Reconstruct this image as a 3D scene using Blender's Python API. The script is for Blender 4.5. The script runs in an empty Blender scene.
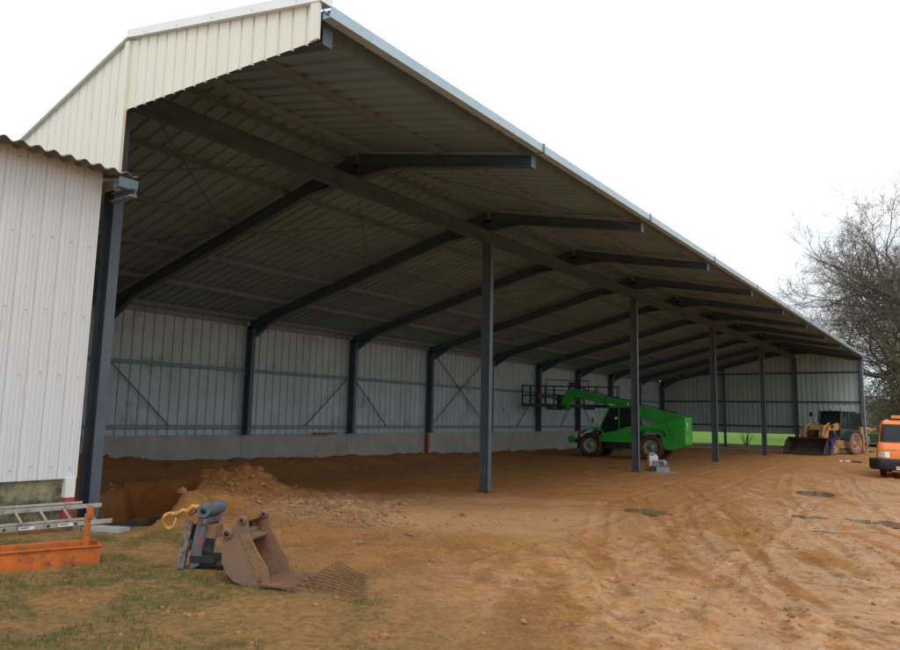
import math, random
import numpy as np

# ---------------------------------------------------------------- terrain
def sst(a, b, x):
    t = np.clip((np.asarray(x, float) - a) / (b - a), 0, 1)
    return t * t * (3 - 2 * t)

def _hash(i, j, s):
    n = (i.astype(np.int64) * 374761393 + j.astype(np.int64) * 668265263 + s * 1442695041) & 0x7fffffff
    n = ((n ^ (n >> 13)) * 1274126177) & 0x7fffffff
    return ((n ^ (n >> 16)) & 0xffff) / 65535.0

def vnoise(x, y, s=0):
    x = np.asarray(x, float); y = np.asarray(y, float)
    i = np.floor(x); j = np.floor(y); fx = x - i; fy = y - j
    fx = fx * fx * (3 - 2 * fx); fy = fy * fy * (3 - 2 * fy)
    a = _hash(i, j, s); b = _hash(i + 1, j, s); c = _hash(i, j + 1, s); d = _hash(i + 1, j + 1, s)
    return (a + (b - a) * fx) * (1 - fy) + (c + (d - c) * fx) * fy

def fbm(x, y, o=4, s=0):
    t = 0; a = .5; n = 0
    for k in range(o):
        t = t + a * vnoise(np.asarray(x) * 2 ** k + 17.3 * k, np.asarray(y) * 2 ** k - 9.1 * k, s + k); n += a; a *= .5
    return t / n

def bell(x, y, cx, cy, rx, ry, ang=0.0):
    c, s = math.cos(ang), math.sin(ang)
    u = ((x - cx) * c + (y - cy) * s) / rx; v = (-(x - cx) * s + (y - cy) * c) / ry
    return np.exp(-(u * u + v * v))

def base_h(X, Y):
    X = np.asarray(X, float); Y = np.asarray(Y, float)
    near = .38 * (1 - sst(1.0, 8.5, Y + .45 * np.maximum(X - 2, 0)))       # old yard level, higher than the dug pad
    near = near * (1 - .55 * sst(6, 12, X))
    bank = (.30 * (1 - sst(4, 34, Y)) + .08) * (1 - sst(.5, 3.0, X + 9.86)) * sst(-9.9, -9.7, X) * sst(0, 2, Y)
    inside = .0
    return np.where(X < -9.9, 0.15, near + bank + inside) * 1.0

def H(X, Y):
    X = np.asarray(X, float); Y = np.asarray(Y, float)
    h = base_h(X, Y)
    # spoil heap and its ragged foot
    n1 = fbm(X * 1.3, Y * 1.3, 4, 5) - .5
    h = h + .36 * np.clip(bell(X, Y, -2.35, 4.15, .95, .85, .6) * (1 + 1.2 * n1), 0, 2)
    h = h + .24 * np.clip(bell(X, Y, -3.6, 4.9, 1.5, 1.1, .3) * (1 + 1.6 * n1), 0, 2)
    h = h + .20 * np.clip(bell(X, Y, -.3, 2.4, 1.3, .6, .75) * (1 + 2.4 * n1), 0, 2)
    h = h + .13 * np.clip(bell(X, Y, 1.9, 3.3, 1.5, .6, -.3) * (1 + 2.4 * n1), 0, 2)
    # trench beside the post
    d = ((X + 2.6) * -.75 + (Y - 2.1) * .66)
    p = ((X + 2.6) * .66 + (Y - 2.1) * .75)
    pit = sst(.80, .50, np.abs(p - .28) + .35 * n1) * sst(3.15, 2.85, np.abs(d + .75) + .4 * n1)
    h = h - .78 * pit * sst(-.42, -.15, Y)
    # lumps, damped towards the far field
    far = 1 - sst(40, 70, np.hypot(X, Y - 5))
    lump = (fbm(X * .6, Y * .6, 3, 11) - .5) * .08 + (fbm(X * 2.6, Y * 2.6, 4, 21) - .5) * .026 + (fbm(X * 9, Y * 9, 4, 33) - .5) * .028
    edge = bell(X, Y, -3, 5, 4.5, 3.5)
    lump = lump + (np.abs(fbm(X * 5, Y * 5, 4, 41) - .5)) * .34 * edge
    wallb = sst(2.2, .3, X + 9.86) * sst(-9.9, -9.8, X)
    lump = lump + (fbm(X * 2.2, Y * 2.2, 4, 51) - .5) * .26 * wallb
    h = h + lump * far * (1 - .62 * sst(6.2, 8.4, X + .05 * Y) * sst(-2, 0, Y) * sst(26, 18, Y))
    # wheel ruts
    for (x0, y0, x1, y1, bend, dep) in RUTS:
        L = math.hypot(x1 - x0, y1 - y0); ux, uy = (x1 - x0) / L, (y1 - y0) / L
        s = (X - x0) * ux + (Y - y0) * uy; t = -(X - x0) * uy + (Y - y0) * ux
        q = s / L; t = t - bend * 4 * q * (1 - q)
        m = sst(-.05, .08, q) * sst(1.05, .92, q)
        for off in (-.82, .82):
            r = np.abs(t - off + (fbm(s * .7, off * 9 + x0, 2, 61) - .5) * .18)
            prof = (-sst(.16, .09, r) * dep + sst(.30, .19, r) * sst(.12, .18, r) * dep * .7) * .42
            tread = (np.sin(s * 26 + np.where(t > off, 1, -1) * (t - off) * 30) > .1) * .008 * sst(.22, .14, r)
            h = h + m * (prof * (.6 + .8 * vnoise(s * 1.1, 3.3 + off, 7)) + tread)
    for (cx, cy, rx, ry, a) in PUDDLES:
        b = bell(X, Y, cx, cy, rx * 1.25, ry * 1.25, a)
        h = h * (1 - .6 * b) - .06 * b
    return h

RUTS = [(9.3, -.6, 3.6, 11.5, .35, .05), (9.9, 1.0, 4.0, 12.5, .2, .05), (6.6, -.6, 5.0, 9, .1, .03), (9.6, 1.6, 3.2, 17.5, -.5, .05), (10.0, 4.6, 5.2, 24, .5, .045),
        (11.4, 2.5, 6.2, 30, .3, .05), (7.4, -.5, 6.1, 16, .5, .035), (4.2, 9.0, 2.2, 30, .2, .035), (12.5, 6, 7.5, 24, -.4, .05)]
PUDDLES = [(6.38, 17.06, .62, 1.0, .3), (8.9, 11.75, 1.25, .6, .1), (7.0, 11.6, .5, .25, .4), (7.75, 9.6, .35, .2, .3), (4.25, 9.9, .75, .45, -.4)]
import bpy, bmesh
from mathutils import Vector, Matrix
random.seed(7)
PI = math.pi
C = bpy.data.collections.new('scene'); bpy.context.scene.collection.children.link(C)
V = Vector

# ---------------------------------------------------------------- materials
def mat(name, col, rough=.6, metal=0.0, var=.18, scale=2.5, bump=0.0, bscale=30, dirt=None, damt=.4, dscale=1.6, spec=.4, stretch=(1, 1, 1), glass=0.0, panel=None):
    m = bpy.data.materials.new(name); m.use_nodes = True
    nt = m.node_tree; N = nt.nodes; L = nt.links; N.clear()
    out = N.new('ShaderNodeOutputMaterial'); b = N.new('ShaderNodeBsdfPrincipled'); L.new(b.outputs[0], out.inputs[0])
    tc = N.new('ShaderNodeTexCoord'); mp = N.new('ShaderNodeMapping'); L.new(tc.outputs['Object'], mp.inputs[0]); mp.inputs['Scale'].default_value = stretch
    n = N.new('ShaderNodeTexNoise'); n.inputs['Scale'].default_value = scale; n.inputs['Detail'].default_value = 7; n.inputs['Roughness'].default_value = .62
    L.new(mp.outputs[0], n.inputs['Vector'])
    r = N.new('ShaderNodeMapRange'); r.inputs[1].default_value = .3; r.inputs[2].default_value = .7; r.inputs[3].default_value = 1 - var; r.inputs[4].default_value = 1 + var
    L.new(n.outputs[0], r.inputs[0])
    mul = N.new('ShaderNodeVectorMath'); mul.operation = 'SCALE'; mul.inputs[0].default_value = col[:3]; L.new(r.outputs[0], mul.inputs['Scale'])
    last = mul.outputs[0]
    if panel:                                              # each sheet has a slightly different tone
        sp = N.new('ShaderNodeSeparateXYZ'); L.new(tc.outputs['Object'], sp.inputs[0]); q = N.new('ShaderNodeMath'); q.operation = 'DIVIDE'; L.new(sp.outputs[panel[0]], q.inputs[0]); q.inputs[1].default_value = panel[1]
        fl = N.new('ShaderNodeMath'); fl.operation = 'FLOOR'; L.new(q.outputs[0], fl.inputs[0]); wn = N.new('ShaderNodeTexWhiteNoise'); wn.noise_dimensions = '1D'; L.new(fl.outputs[0], wn.inputs[1])
        pr_ = N.new('ShaderNodeMapRange'); pr_.inputs[3].default_value = 1 - panel[2]; pr_.inputs[4].default_value = 1 + panel[2]; L.new(wn.outputs[0], pr_.inputs[0])
        m2 = N.new('ShaderNodeVectorMath'); m2.operation = 'SCALE'; L.new(last, m2.inputs[0]); L.new(pr_.outputs[0], m2.inputs['Scale']); last = m2.outputs[0]
    if dirt:
        d = N.new('ShaderNodeTexNoise'); d.inputs['Scale'].default_value = dscale; d.inputs['Detail'].default_value = 9; d.inputs['Roughness'].default_value = .7; L.new(mp.outputs[0], d.inputs['Vector'])
        dr = N.new('ShaderNodeMapRange'); dr.inputs[1].default_value = .62 - damt * .35; dr.inputs[2].default_value = .78 - damt * .3; L.new(d.outputs[0], dr.inputs[0])
        mx = N.new('ShaderNodeMix'); mx.data_type = 'RGBA'; L.new(dr.outputs[0], mx.inputs[0]); L.new(last, mx.inputs[6]); mx.inputs[7].default_value = (*dirt, 1)
        last = mx.outputs[2]
    L.new(last, b.inputs['Base Color'])
    rr = N.new('ShaderNodeMapRange'); rr.inputs[3].default_value = max(.03, rough - .1); rr.inputs[4].default_value = min(1, rough + (.12 if rough > .1 else 0)); L.new(n.outputs[0], rr.inputs[0]); L.new(rr.outputs[0], b.inputs['Roughness'])
    b.inputs['Metallic'].default_value = metal; b.inputs['Specular IOR Level'].default_value = spec
    if glass: b.inputs['Transmission Weight'].default_value = glass; b.inputs['IOR'].default_value = 1.04; b.inputs['Coat Weight'].default_value = .22; b.inputs['Coat Roughness'].default_value = .06
    if bump:
        bn = N.new('ShaderNodeTexNoise'); bn.inputs['Scale'].default_value = bscale; bn.inputs['Detail'].default_value = 6; L.new(mp.outputs[0], bn.inputs['Vector'])
        bp = N.new('ShaderNodeBump'); bp.inputs['Strength'].default_value = bump; bp.inputs['Distance'].default_value = .02; L.new(bn.outputs[0], bp.inputs['Height']); L.new(bp.outputs[0], b.inputs['Normal'])
    return m

M = dict(
 steel=mat('slate_paint', (.062, .098, .128), .45, .0, .22, 3, .1, 40, dirt=(.09, .075, .06), damt=.12),
 steel_post=mat('slate_paint_post', (.080, .108, .137), .42, .0, .2, 2.2, .08, 40, dirt=(.12, .085, .055), damt=.18),
 galv=mat('galvanised', (.165, .225, .26), .5, .1, .18, 9, .05, 60),
 gutter=mat('gutter_metal', (.40, .56, .66), .35, .25, .08, 3),
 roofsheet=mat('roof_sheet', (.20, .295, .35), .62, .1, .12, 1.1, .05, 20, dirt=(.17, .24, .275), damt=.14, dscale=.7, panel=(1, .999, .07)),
 wallsheet=mat('wall_sheet', (.37, .46, .49), .5, .1, .10, 1.3, .03, 20, dirt=(.20, .23, .215), damt=.2, dscale=1.1, panel=(1, .999, .07)),
 gablesheet=mat('gable_sheet', (.36, .46, .46), .48, .05, .08, 1.2, .03, 20, panel=(0, .999, .08)),
 cream=mat('cream_sheet', (.74, .73, .635), .45, .0, .04, 1.5, .02, 15, dirt=(.60, .58, .50), damt=.18, dscale=1.3, stretch=(3, 3, .5)),
 white_trim=mat('white_trim', (.75, .76, .76), .35, .3, .05, 3),
 barnsheet=mat('barn_sheet', (.69, .72, .745), .5, .0, .05, 2.2, .03, 25, dirt=(.52, .53, .53), damt=.16, dscale=2.2, stretch=(6, 6, .45), panel=(1, .5, .05)),
 fibro=mat('fibre_cement', (.20, .19, .18), .9, 0, .3, 8, .4, 50, dirt=(.12, .13, .08), damt=.5, dscale=5),
 concrete=mat('concrete', (.32, .325, .315), .85, 0, .16, 1.1, .25, 45, dirt=(.26, .19, .13), damt=.14, dscale=.8),
 conc2=mat('weathered_block', (.30, .27, .16), .92, 0, .3, 4, .4, 40, dirt=(.075, .075, .06), damt=.62, dscale=2.6),
 red=mat('red_paint', (.36, .055, .05), .5, 0, .2, 6, dirt=(.2, .1, .08), damt=.25),
 white=mat('white_paint', (.74, .74, .72), .45, 0, .08, 4, dirt=(.5, .46, .4), damt=.2),
 darkpipe=mat('black_plastic', (.022, .022, .025), .4, 0, .2, 4, dirt=(.12, .06, .03), damt=.2),
 orange=mat('orange_paint', (.50, .125, .018), .5, 0, .2, 4, .15, 30, dirt=(.17, .075, .035), damt=.42, dscale=7),
 alu=mat('aluminium', (.55, .54, .50), .38, .8, .12, 6, dirt=(.28, .24, .19), damt=.3, dscale=7),
 rust=mat('rusty_steel', (.215, .145, .095), .72, .15, .4, 3.2, .28, 45, dirt=(.20, .085, .042), damt=.42, dscale=3.2),
 rustlt=mat('scraped_steel', (.27, .16, .085), .6, .3, .3, 8, .4, 60, dirt=(.12, .065, .04), damt=.4, dscale=8),
 rustred=mat('red_rust', (.20, .098, .062), .7, .2, .3, 9, .4, 70),
 grease=mat('black_grease', (.03, .025, .022), .4, .3, .3, 9),
 blue=mat('blue_paint', (.085, .135, .18), .55, .1, .3, 9, .3, 60, dirt=(.14, .10, .075), damt=.45, dscale=14),
 greysteel=mat('bare_grey_steel', (.23, .24, .26), .55, .45, .3, 9, .3, 60, dirt=(.12, .075, .05), damt=.5, dscale=12),
 yellow=mat('yellow_strap', (.46, .26, .045), .7, 0, .25, 20, dirt=(.30, .16, .05), damt=.3, dscale=14),
 green=mat('green_paint', (.028, .40, .04), .38, 0, .14, 1.8, dirt=(.11, .105, .045), damt=.24, dscale=2.5),
 greenlt=mat('green_panel', (.05, .48, .06), .4, 0, .1, 2),
 tyre=mat('muddy_tyre', (.028, .027, .026), .85, 0, .3, 6, .3, 40, dirt=(.13, .062, .03), damt=.5, dscale=3.5),
 tyremud=mat('mud_caked_tyre', (.12, .062, .035), .9, 0, .3, 6, .4, 40, dirt=(.05, .035, .028), damt=.4, dscale=5),
 tyretan=mat('tan_mud_tyre', (.24, .165, .115), .9, 0, .3, 5, .4, 40, dirt=(.09, .06, .04), damt=.4, dscale=4),
 rimgrey=mat('grey_rim', (.36, .36, .33), .5, .2, .2, 5, dirt=(.2, .11, .06), damt=.35, dscale=5),
 rimorange=mat('orange_rim', (.48, .2, .08), .6, 0, .2, 5, dirt=(.25, .14, .08), damt=.4),
 glass=mat('cab_glass', (.035, .05, .05), .14, 0, .1, 2, spec=.22, glass=.6),
 vanglass=mat('van_glass', (.05, .06, .07), .07, 0, .1, 2, spec=.9, glass=.35),
 darkmetal=mat('dark_metal', (.028, .030, .034), .55, .3, .25, 5),
 black=mat('black_trim', (.03, .032, .036), .6, 0, .2, 5, dirt=(.14, .09, .06), damt=.2),
 vanorange=mat('van_orange', (.86, .22, .035), .3, 0, .05, 2, dirt=(.42, .15, .05), damt=.1, spec=.6),
 lamp=mat('clear_lamp', (.75, .75, .72), .12, .3, .1, 6, spec=.8),
 amber=mat('amber_lens', (.85, .25, .01), .2, 0, .1, 6, spec=.7),
 caseyellow=mat('machine_yellow', (.43, .23, .055), .5, 0, .22, 3, dirt=(.22, .12, .06), damt=.42, dscale=3),
 mudbucket=mat('mud_dark_bucket', (.06, .042, .032), .8, .1, .35, 3, .4, 30, dirt=(.10, .06, .038), damt=.4, dscale=3),
 cabdark=mat('cab_dark_grey', (.035, .05, .05), .5, 0, .2, 4),
 cabroof=mat('cab_roof', (.17, .18, .18), .6, 0, .15, 4),
 navy=mat('navy_cloth', (.035, .045, .085), .9, 0, .25, 12, .2, 60),
 blueware=mat('blue_work_cloth', (.045, .07, .17), .9, 0, .25, 12, .2, 60),
 skin=mat('skin', (.42, .24, .17), .55, 0, .06, 12),
 hair=mat('dark_hair', (.035, .025, .02), .8, 0, .2, 30),
 boot=mat('tan_boot', (.20, .14, .09), .8, 0, .2, 12),
 bark=mat('bark', (.115, .095, .070), .95, 0, .35, 2.5, .5, 14, dirt=(.10, .11, .055), damt=.45, dscale=.9),
 twig=mat('twigs', (.12, .097, .078), .95, 0, .3, 1.2, dirt=(.14, .135, .065), damt=.4, dscale=.4),
 olive=mat('olive_leaf', (.125, .118, .055), .8, 0, .4, .9, dirt=(.10, .075, .045), damt=.4, dscale=.6),
 leaf=mat('green_leaf', (.07, .11, .035), .8, 0, .4, 1.5),
 grass=mat('grass_blades', (.075, .12, .03), .75, 0, .45, 1.3, dirt=(.20, .17, .07), damt=.25, dscale=2.0),
 stone=mat('rubble_stone', (.25, .16, .09), .9, 0, .4, 1.8, .4, 40, dirt=(.27, .14, .07), damt=.4, dscale=4),
 clod=mat('earth_clod', (.30, .15, .065), .95, 0, .35, 2.5, .4, 30),
 block=mat('block_grey', (.27, .28, .28), .9, 0, .2, 9, .4, 60, dirt=(.2, .13, .09), damt=.2),
 jug=mat('white_plastic', (.72, .72, .74), .4, 0, .05, 4),
 bluegrey=mat('sheet_plastic', (.30, .36, .42), .35, 0, .2, 8),
 water=mat('puddle_water', (.30, .185, .095), .04, 0, .15, 3, .015, 6, spec=.75),
 plate=mat('plate_white', (.8, .8, .76), .4, 0, .03, 4),
 ink=mat('plate_ink', (.02, .025, .05), .6, 0, 0, 4),
 blueink=mat('sticker_blue', (.05, .1, .3), .6, 0, .1, 4),
 timber=mat('grey_timber', (.21, .15, .10), .9, 0, .3, 5, .3, 40, stretch=(1, .2, 1)),
)

# ---------------------------------------------------------------- mesh builder
class MB:
    def __init__(s): s.v = []; s.f = []; s.sm = []
    def add(s, vs, fs, smooth=False):
        o = len(s.v); s.v += [tuple(p) for p in vs]; s.f += [tuple(i + o for i in f) for f in fs]; s.sm += [smooth] * len(fs); return s
    def box(s, c, d, rot=None, taper=None):
        hx, hy, hz = d[0] / 2, d[1] / 2, d[2] / 2; t = taper or (1, 1)
        vs = [V((x * hx * (t[0] if z > 0 else 1), y * hy * (t[1] if z > 0 else 1), z * hz)) for z in (-1, 1) for x, y in ((-1, -1), (1, -1), (1, 1), (-1, 1))]
        if rot: R = Matrix.Rotation(rot[2], 3, 'Z') @ Matrix.Rotation(rot[1], 3, 'Y') @ Matrix.Rotation(rot[0], 3, 'X'); vs = [R @ p for p in vs]
        vs = [p + V(c) for p in vs]
        return s.add(vs, [(3, 2, 1, 0), (4, 5, 6, 7), (0, 1, 5, 4), (1, 2, 6, 5), (2, 3, 7, 6), (3, 0, 4, 7)])
    def prism(s, pts, y0, y1, pl='xz'):                     # polygon in a plane, extruded along the third axis
        n = len(pts); f3 = {'xz': lambda a, b, w: (a, w, b), 'yz': lambda a, b, w: (w, a, b), 'xy': lambda a, b, w: (a, b, w)}[pl]
        vs = [f3(a, b, y0) for a, b in pts] + [f3(a, b, y1) for a, b in pts]
        return s.add(vs, [tuple(range(n))[::-1], tuple(range(n, 2 * n))] + [(i, (i + 1) % n, n + (i + 1) % n, n + i) for i in range(n)])
    def tube(s, P, R, n=8, cap=True, smooth=True):
        P = [V(p) for p in P]; R = R if isinstance(R, (list, tuple)) else [R] * len(P)
        vs = []; up = None
        for i, p in enumerate(P):
            d = (P[min(i + 1, len(P) - 1)] - P[max(i - 1, 0)])
            d = d.normalized() if d.length > 1e-9 else V((0, 0, 1))
            if up is None: up = d.orthogonal().normalized()
            else:
                up = up - d * up.dot(d); up = up.normalized() if up.length > 1e-6 else d.orthogonal().normalized()
            w = d.cross(up)
            for k in range(n):
                a = 2 * PI * k / n; vs.append(p + (up * math.cos(a) + w * math.sin(a)) * R[i])
        fs = [(i * n + k, i * n + (k + 1) % n, (i + 1) * n + (k + 1) % n, (i + 1) * n + k) for i in range(len(P) - 1) for k in range(n)]
        s.add(vs, fs, smooth)
        if cap: s.add(vs[:n], [tuple(range(n))[::-1]]); s.add(vs[-n:], [tuple(range(n))])
        return s
    def bar(s, a, b, w, h=None): # square bar
        a, b = V(a), V(b); h = h or w; d = (b - a).normalized(); up = V((0, 0, 1)) if abs(d.z) < .95 else V((1, 0, 0))
        x = d.cross(up).normalized(); y = x.cross(d)
        vs = [p + x * sx * w / 2 + y * sy * h / 2 for p in (a, b) for sx, sy in ((-1, -1), (1, -1), (1, 1), (-1, 1))]
        return s.add(vs, [(3, 2, 1, 0), (4, 5, 6, 7), (0, 1, 5, 4), (1, 2, 6, 5), (2, 3, 7, 6), (3, 0, 4, 7)])
    def lathe(s, prof, c, axis='y', n=24):                  # prof: (r, offset)
        c = V(c); vs = []
        for r, o in prof:
            for k in range(n):
                a = 2 * PI * k / n; u, w = r * math.cos(a), r * math.sin(a)
                vs.append(c + V({'y': (u, o, w), 'x': (o, u, w), 'z': (u, w, o)}[axis]))
        m = len(prof)
        return s.add(vs, [(i * n + k, i * n + (k + 1) % n, (i + 1) * n + (k + 1) % n, (i + 1) * n + k) for i in range(m - 1) for k in range(n)], True)
    def ibeam(s, a, b, depth, width, up=(0, 0, 1), tf=.016, tw=.011, depth2=None):
        a, b = V(a), V(b); d = (b - a).normalized(); up = V(up); up = (up - d * up.dot(d)).normalized(); x = d.cross(up)
        def prof(D):
            h, w = D / 2, width / 2
            return [(-w, -h), (w, -h), (w, -h + tf), (tw / 2, -h + tf), (tw / 2, h - tf), (w, h - tf), (w, h), (-w, h), (-w, h - tf), (-tw / 2, h - tf), (-tw / 2, -h + tf), (-w, -h + tf)]
        vs = [p + x * u + up * v for p, D in ((a, depth), (b, depth2 or depth)) for u, v in prof(D)]
        fs = [(i, (i + 1) % 12, 12 + (i + 1) % 12, 12 + i) for i in range(12)]
        for o in (0, 12): fs += [tuple(o + i for i in t) for t in ((0, 1, 2, 3, 10, 11), (3, 4, 9, 10), (4, 5, 6, 7, 8, 9))]
        return s.add(vs, fs)
    def sheet(s, o, u, v, L, top, bot, pitch, h, nrm, shape=((0, 0), (.30, 0), (.36, 1), (.64, 1), (.70, 0)), th=.0):
        # ribbed sheet: ribs repeat along u over length L; v runs along the rib from bot(t) to top(t)
        o, u, v, nrm = V(o), V(u), V(v), V(nrm); ts = []
        k = 0
        while k * pitch < L:
            for a, b in shape:
                t = (k + a) * pitch
                if t <= L: ts.append((t, b))
            k += 1
        ts.append((L, 0)); vs = []
        for t, b in ts:
            vs += [o + u * t + v * bot(t) + nrm * b * h, o + u * t + v * top(t) + nrm * b * h]
        return s.add(vs, [(2 * i, 2 * i + 2, 2 * i + 3, 2 * i + 1) for i in range(len(ts) - 1)])
    def build(s, name, m, parent=None, bevel=0, loc=None):
        me = bpy.data.meshes.new(name); me.from_pydata(s.v, [], s.f); me.update()
        me.polygons.foreach_set('use_smooth', s.sm)
        me.materials.append(M[m] if isinstance(m, str) else m)
        o = bpy.data.objects.new(name, me); C.objects.link(o)
        if parent: o.parent = parent
        if loc is not None: o.location = loc
        if bevel:
            bm = bmesh.new(); bm.from_mesh(me); bmesh.ops.remove_doubles(bm, verts=bm.verts, dist=1e-5)
            bmesh.ops.bevel(bm, geom=[e for e in bm.edges if e.is_manifold and e.calc_face_angle(0) > .5], offset=bevel, segments=2, affect='EDGES', profile=.6); bm.to_mesh(me); bm.free()
        return o

def thing(name, label, cat, loc=(0, 0, 0), rz=0, group=None):
    o = bpy.data.objects.new(name, None); C.objects.link(o); o.location = loc; o.rotation_euler = (0, 0, rz); o.empty_display_size = .2
    o['label'] = label; o['category'] = cat
    if group: o['group'] = group
    return o
def tag(o, label=None, cat=None, group=None, kind=None):
    if label: o['label'] = label
    if cat: o['category'] = cat
    if group: o['group'] = group
    if kind: o['kind'] = kind
    return o
def B(c, d, rot=None): return MB().box(c, d, rot)
def h0(x, y): return float(H(x, y))
# ---------------------------------------------------------------- hangar
RZ, EX, EZ, BX, BZ = 7.52, 4.24, 6.60, -9.86, 5.16
SF = (EZ - RZ) / EX; SB = (RZ - BZ) / (0 - BX)
def roofz(x): return RZ + (SF * x if x > 0 else SB * x)
hg = thing('hangar', 'long open-fronted steel hangar with slate-blue posts and a cream-clad near gable', 'hangar', (0, 0, 0))
nf = V((-SF, 0, 1)).normalized(); nb = V((-SB, 0, 1)).normalized()
lf = math.hypot(EX + .05, SF * (EX + .05)); lb = math.hypot(BX - .3, SB * (BX - .3))
df = V((1, 0, SF)).normalized(); db = V((-1, 0, -SB)).normalized()
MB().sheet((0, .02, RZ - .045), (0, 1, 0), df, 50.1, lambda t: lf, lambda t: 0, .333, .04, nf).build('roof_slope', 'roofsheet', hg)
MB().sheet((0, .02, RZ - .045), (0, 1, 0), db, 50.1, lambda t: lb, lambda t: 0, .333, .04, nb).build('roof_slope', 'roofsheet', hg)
MB().prism([(-.32, RZ + SB * -.32 + .02), (0, RZ + .035), (.32, RZ + SF * .32 + .02), (.32, RZ + SF * .32 + .012), (0, RZ + .02), (-.32, RZ - SB * .32 + .012)], 0, 50.1).build('ridge_cap', 'white_trim', hg)
PT = .05                                                   # gap between sheet and purlin top
PD, RD = .15, .30                                          # purlin and rafter depth
def purlin(x, name='purlin', m='galv'):
    z = roofz(x) - PT - PD / 2; sl = SF if x > 0 else SB
    b = MB(); b.ibeam((x, .12, z), (x, 49.95, z), PD, .055, (-sl, 0, 1), .004, .004); b.build(name, m, hg)
for x in (.28, 2.15, 4.02, -.28, -2.15, -4.05, -5.95, -7.85, -9.6): purlin(x)
rt = lambda x: roofz(x) - PT - PD                          # rafter top
def rafters(k, gable=False):
    y = k * 5.0 + (.16 if k == 0 else -.12 if k == 10 else 0); up = (0, 0, 1)
    w = .15
    b = MB(); b.ibeam((.02, y, rt(.02) - RD / 2), (EX - .03, y, rt(EX - .03) - .10), RD, w, up, depth2=.19)
    # knee haunch on the front side
    b.prism([(.02, rt(0) - RD), (1.0, rt(1.0) - RD + .04), (.02, rt(0) - RD - .22)], y - .006, y + .006)
    b.bar((.02, y, rt(0) - RD - .22), (1.0, y, rt(1.0) - RD + .02), w, .014)
    b.box((EX - .025, y, rt(EX) - .105), (.012, w, .2))
    b.build('rafter', 'steel', hg)
    b = MB(); b.ibeam((BX + .12, y, rt(BX + .12) - RD / 2), (-.02, y, rt(-.02) - RD / 2), RD, w, up)
    b.prism([(-.02, rt(0) - RD), (-1.3, rt(-1.3) - RD), (-.02, rt(0) - RD - .22)], y - .006, y + .006); b.bar((-.02, y, rt(0) - RD - .22), (-1.3, y, rt(-1.3) - RD), w, .014)
    b.prism([(BX + .4, rt(BX + .4) - RD), (BX + 1.4, rt(BX + 1.4) - RD), (BX + .4, rt(BX + .4) - RD - .28)], y - .006, y + .006); b.bar((BX + .4, y, rt(BX + .4) - RD - .28), (BX + 1.4, y, rt(BX + 1.4) - RD), w, .014)
    b.build('rafter', 'steel', hg)
    b = MB(); b.ibeam((BX + .19, y, 1.17), (BX + .19, y, rt(BX + .19) - .12), .30, .15, (1, 0, 0)); b.box((BX + .19, y, 1.175), (.36, .24, .02)); b.build('wall_post', 'steel', hg)
for k in range(11): rafters(k)
# line of posts and the long beam under the ridge
BM = 6.48
b = MB(); b.ibeam((0, .1, BM + .165), (0, 49.9, BM + .165), .33, .16)
b.build('ridge_beam', 'steel', hg)
for k in range(11):
    y = k * 5.0 + (.10 if k == 0 else -.12 if k == 10 else 0); xp = -.285 if k == 0 else 0
    if k % 2 == 0:
        zb = h0(0, y) - (.9 if k == 0 else .25); D = .30 if k == 0 else .26
        b = MB(); b.ibeam((xp, y, zb), (xp, y, BM), D, .15, (1, 0, 0)); b.box((xp, y, BM - .01), (.32, .18, .02)); b.box((0, y + .02, BM + .165), (.015, .14, .3))
        if k: b.box((0, y, h0(0, y) + .02), (.38, .24, .02))
        b.build('post', 'steel_post', hg)
    b = MB(); b.ibeam((0, y, BM + .33), (0, y, rt(0) - .2), .26, .15, (1, 0, 0)); b.box((0, y, BM + .34), (.3, .16, .018)); b.build('stub_post', 'steel', hg)
# rods and ties under the roof
def rod(x0, y0, x1, y1, r=.011):
    MB().tube([(x0, y0, rt(x0) - .1), (x1, y1, rt(x1) - .1)], r, 6).build('brace_rod', 'steel', hg)
for k in (0, 1, 3, 5, 7, 9):
    y = 5.0 * k
    rod(-.3, y + .2, -4.1, y + 4.8); rod(-4.1, y + .2, -.3, y + 4.8)
for k in (0, 4, 9):
    y = 5.0 * k
    rod(-4.1, y + .2, -9.4, y + 4.8); rod(-9.4, y + .2, -4.1, y + 4.8)
for k in (1, 3, 6, 9): rod(.3, 5 * k + .2, 4.0, 5 * k + 4.8)
# back wall
MB().sheet((BX - .02, 0, 1.10), (0, 1, 0), (0, 0, 1), 50, lambda t: BZ - 1.16, lambda t: 0, .333, .035, (-1, 0, 0)).build('back_cladding', 'wallsheet', hg)
b = MB()
for k in range(10):
    b.box((BX - .12, 2.5 + 5 * k, .30), (.2, 4.985, 1.72))
b.build('concrete_wall', 'concrete', hg)
for z in (1.42, 3.33, 4.92):
    for k in range(10):
        b = MB(); b.ibeam((BX + .05, k * 5 + .1, z), (BX + .05, k * 5 + 4.9, z), .12, .05, (0, 0, 1), .004, .004); b.build('girt', 'galv', hg)
for y0, z0, y1, z1 in [(5.2, 3.3, 7.2, 1.45), (14.8, 3.3, 12.7, 1.45), (15.2, 3.3, 17.2, 1.45), (20.2, 1.45, 24.8, 4.9), (24.8, 1.45, 20.2, 4.9), (34.8, 3.3, 32.8, 1.45), (35.2, 3.3, 37.2, 1.45), (29.8, 3.3, 27.8, 1.45), (44.8, 3.3, 42.8, 1.45)]:
    MB().bar((BX + .09, y0, z0), (BX + .09, y1, z1), .03, .03).build('wall_brace', 'steel', hg)
b = MB(); b.box((BX + .1, 20.0, .55), (.12, .14, 1.15)); b.build('red_post_foot', 'red', hg)['label'] = 'red painted foot under the back wall post'
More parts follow.
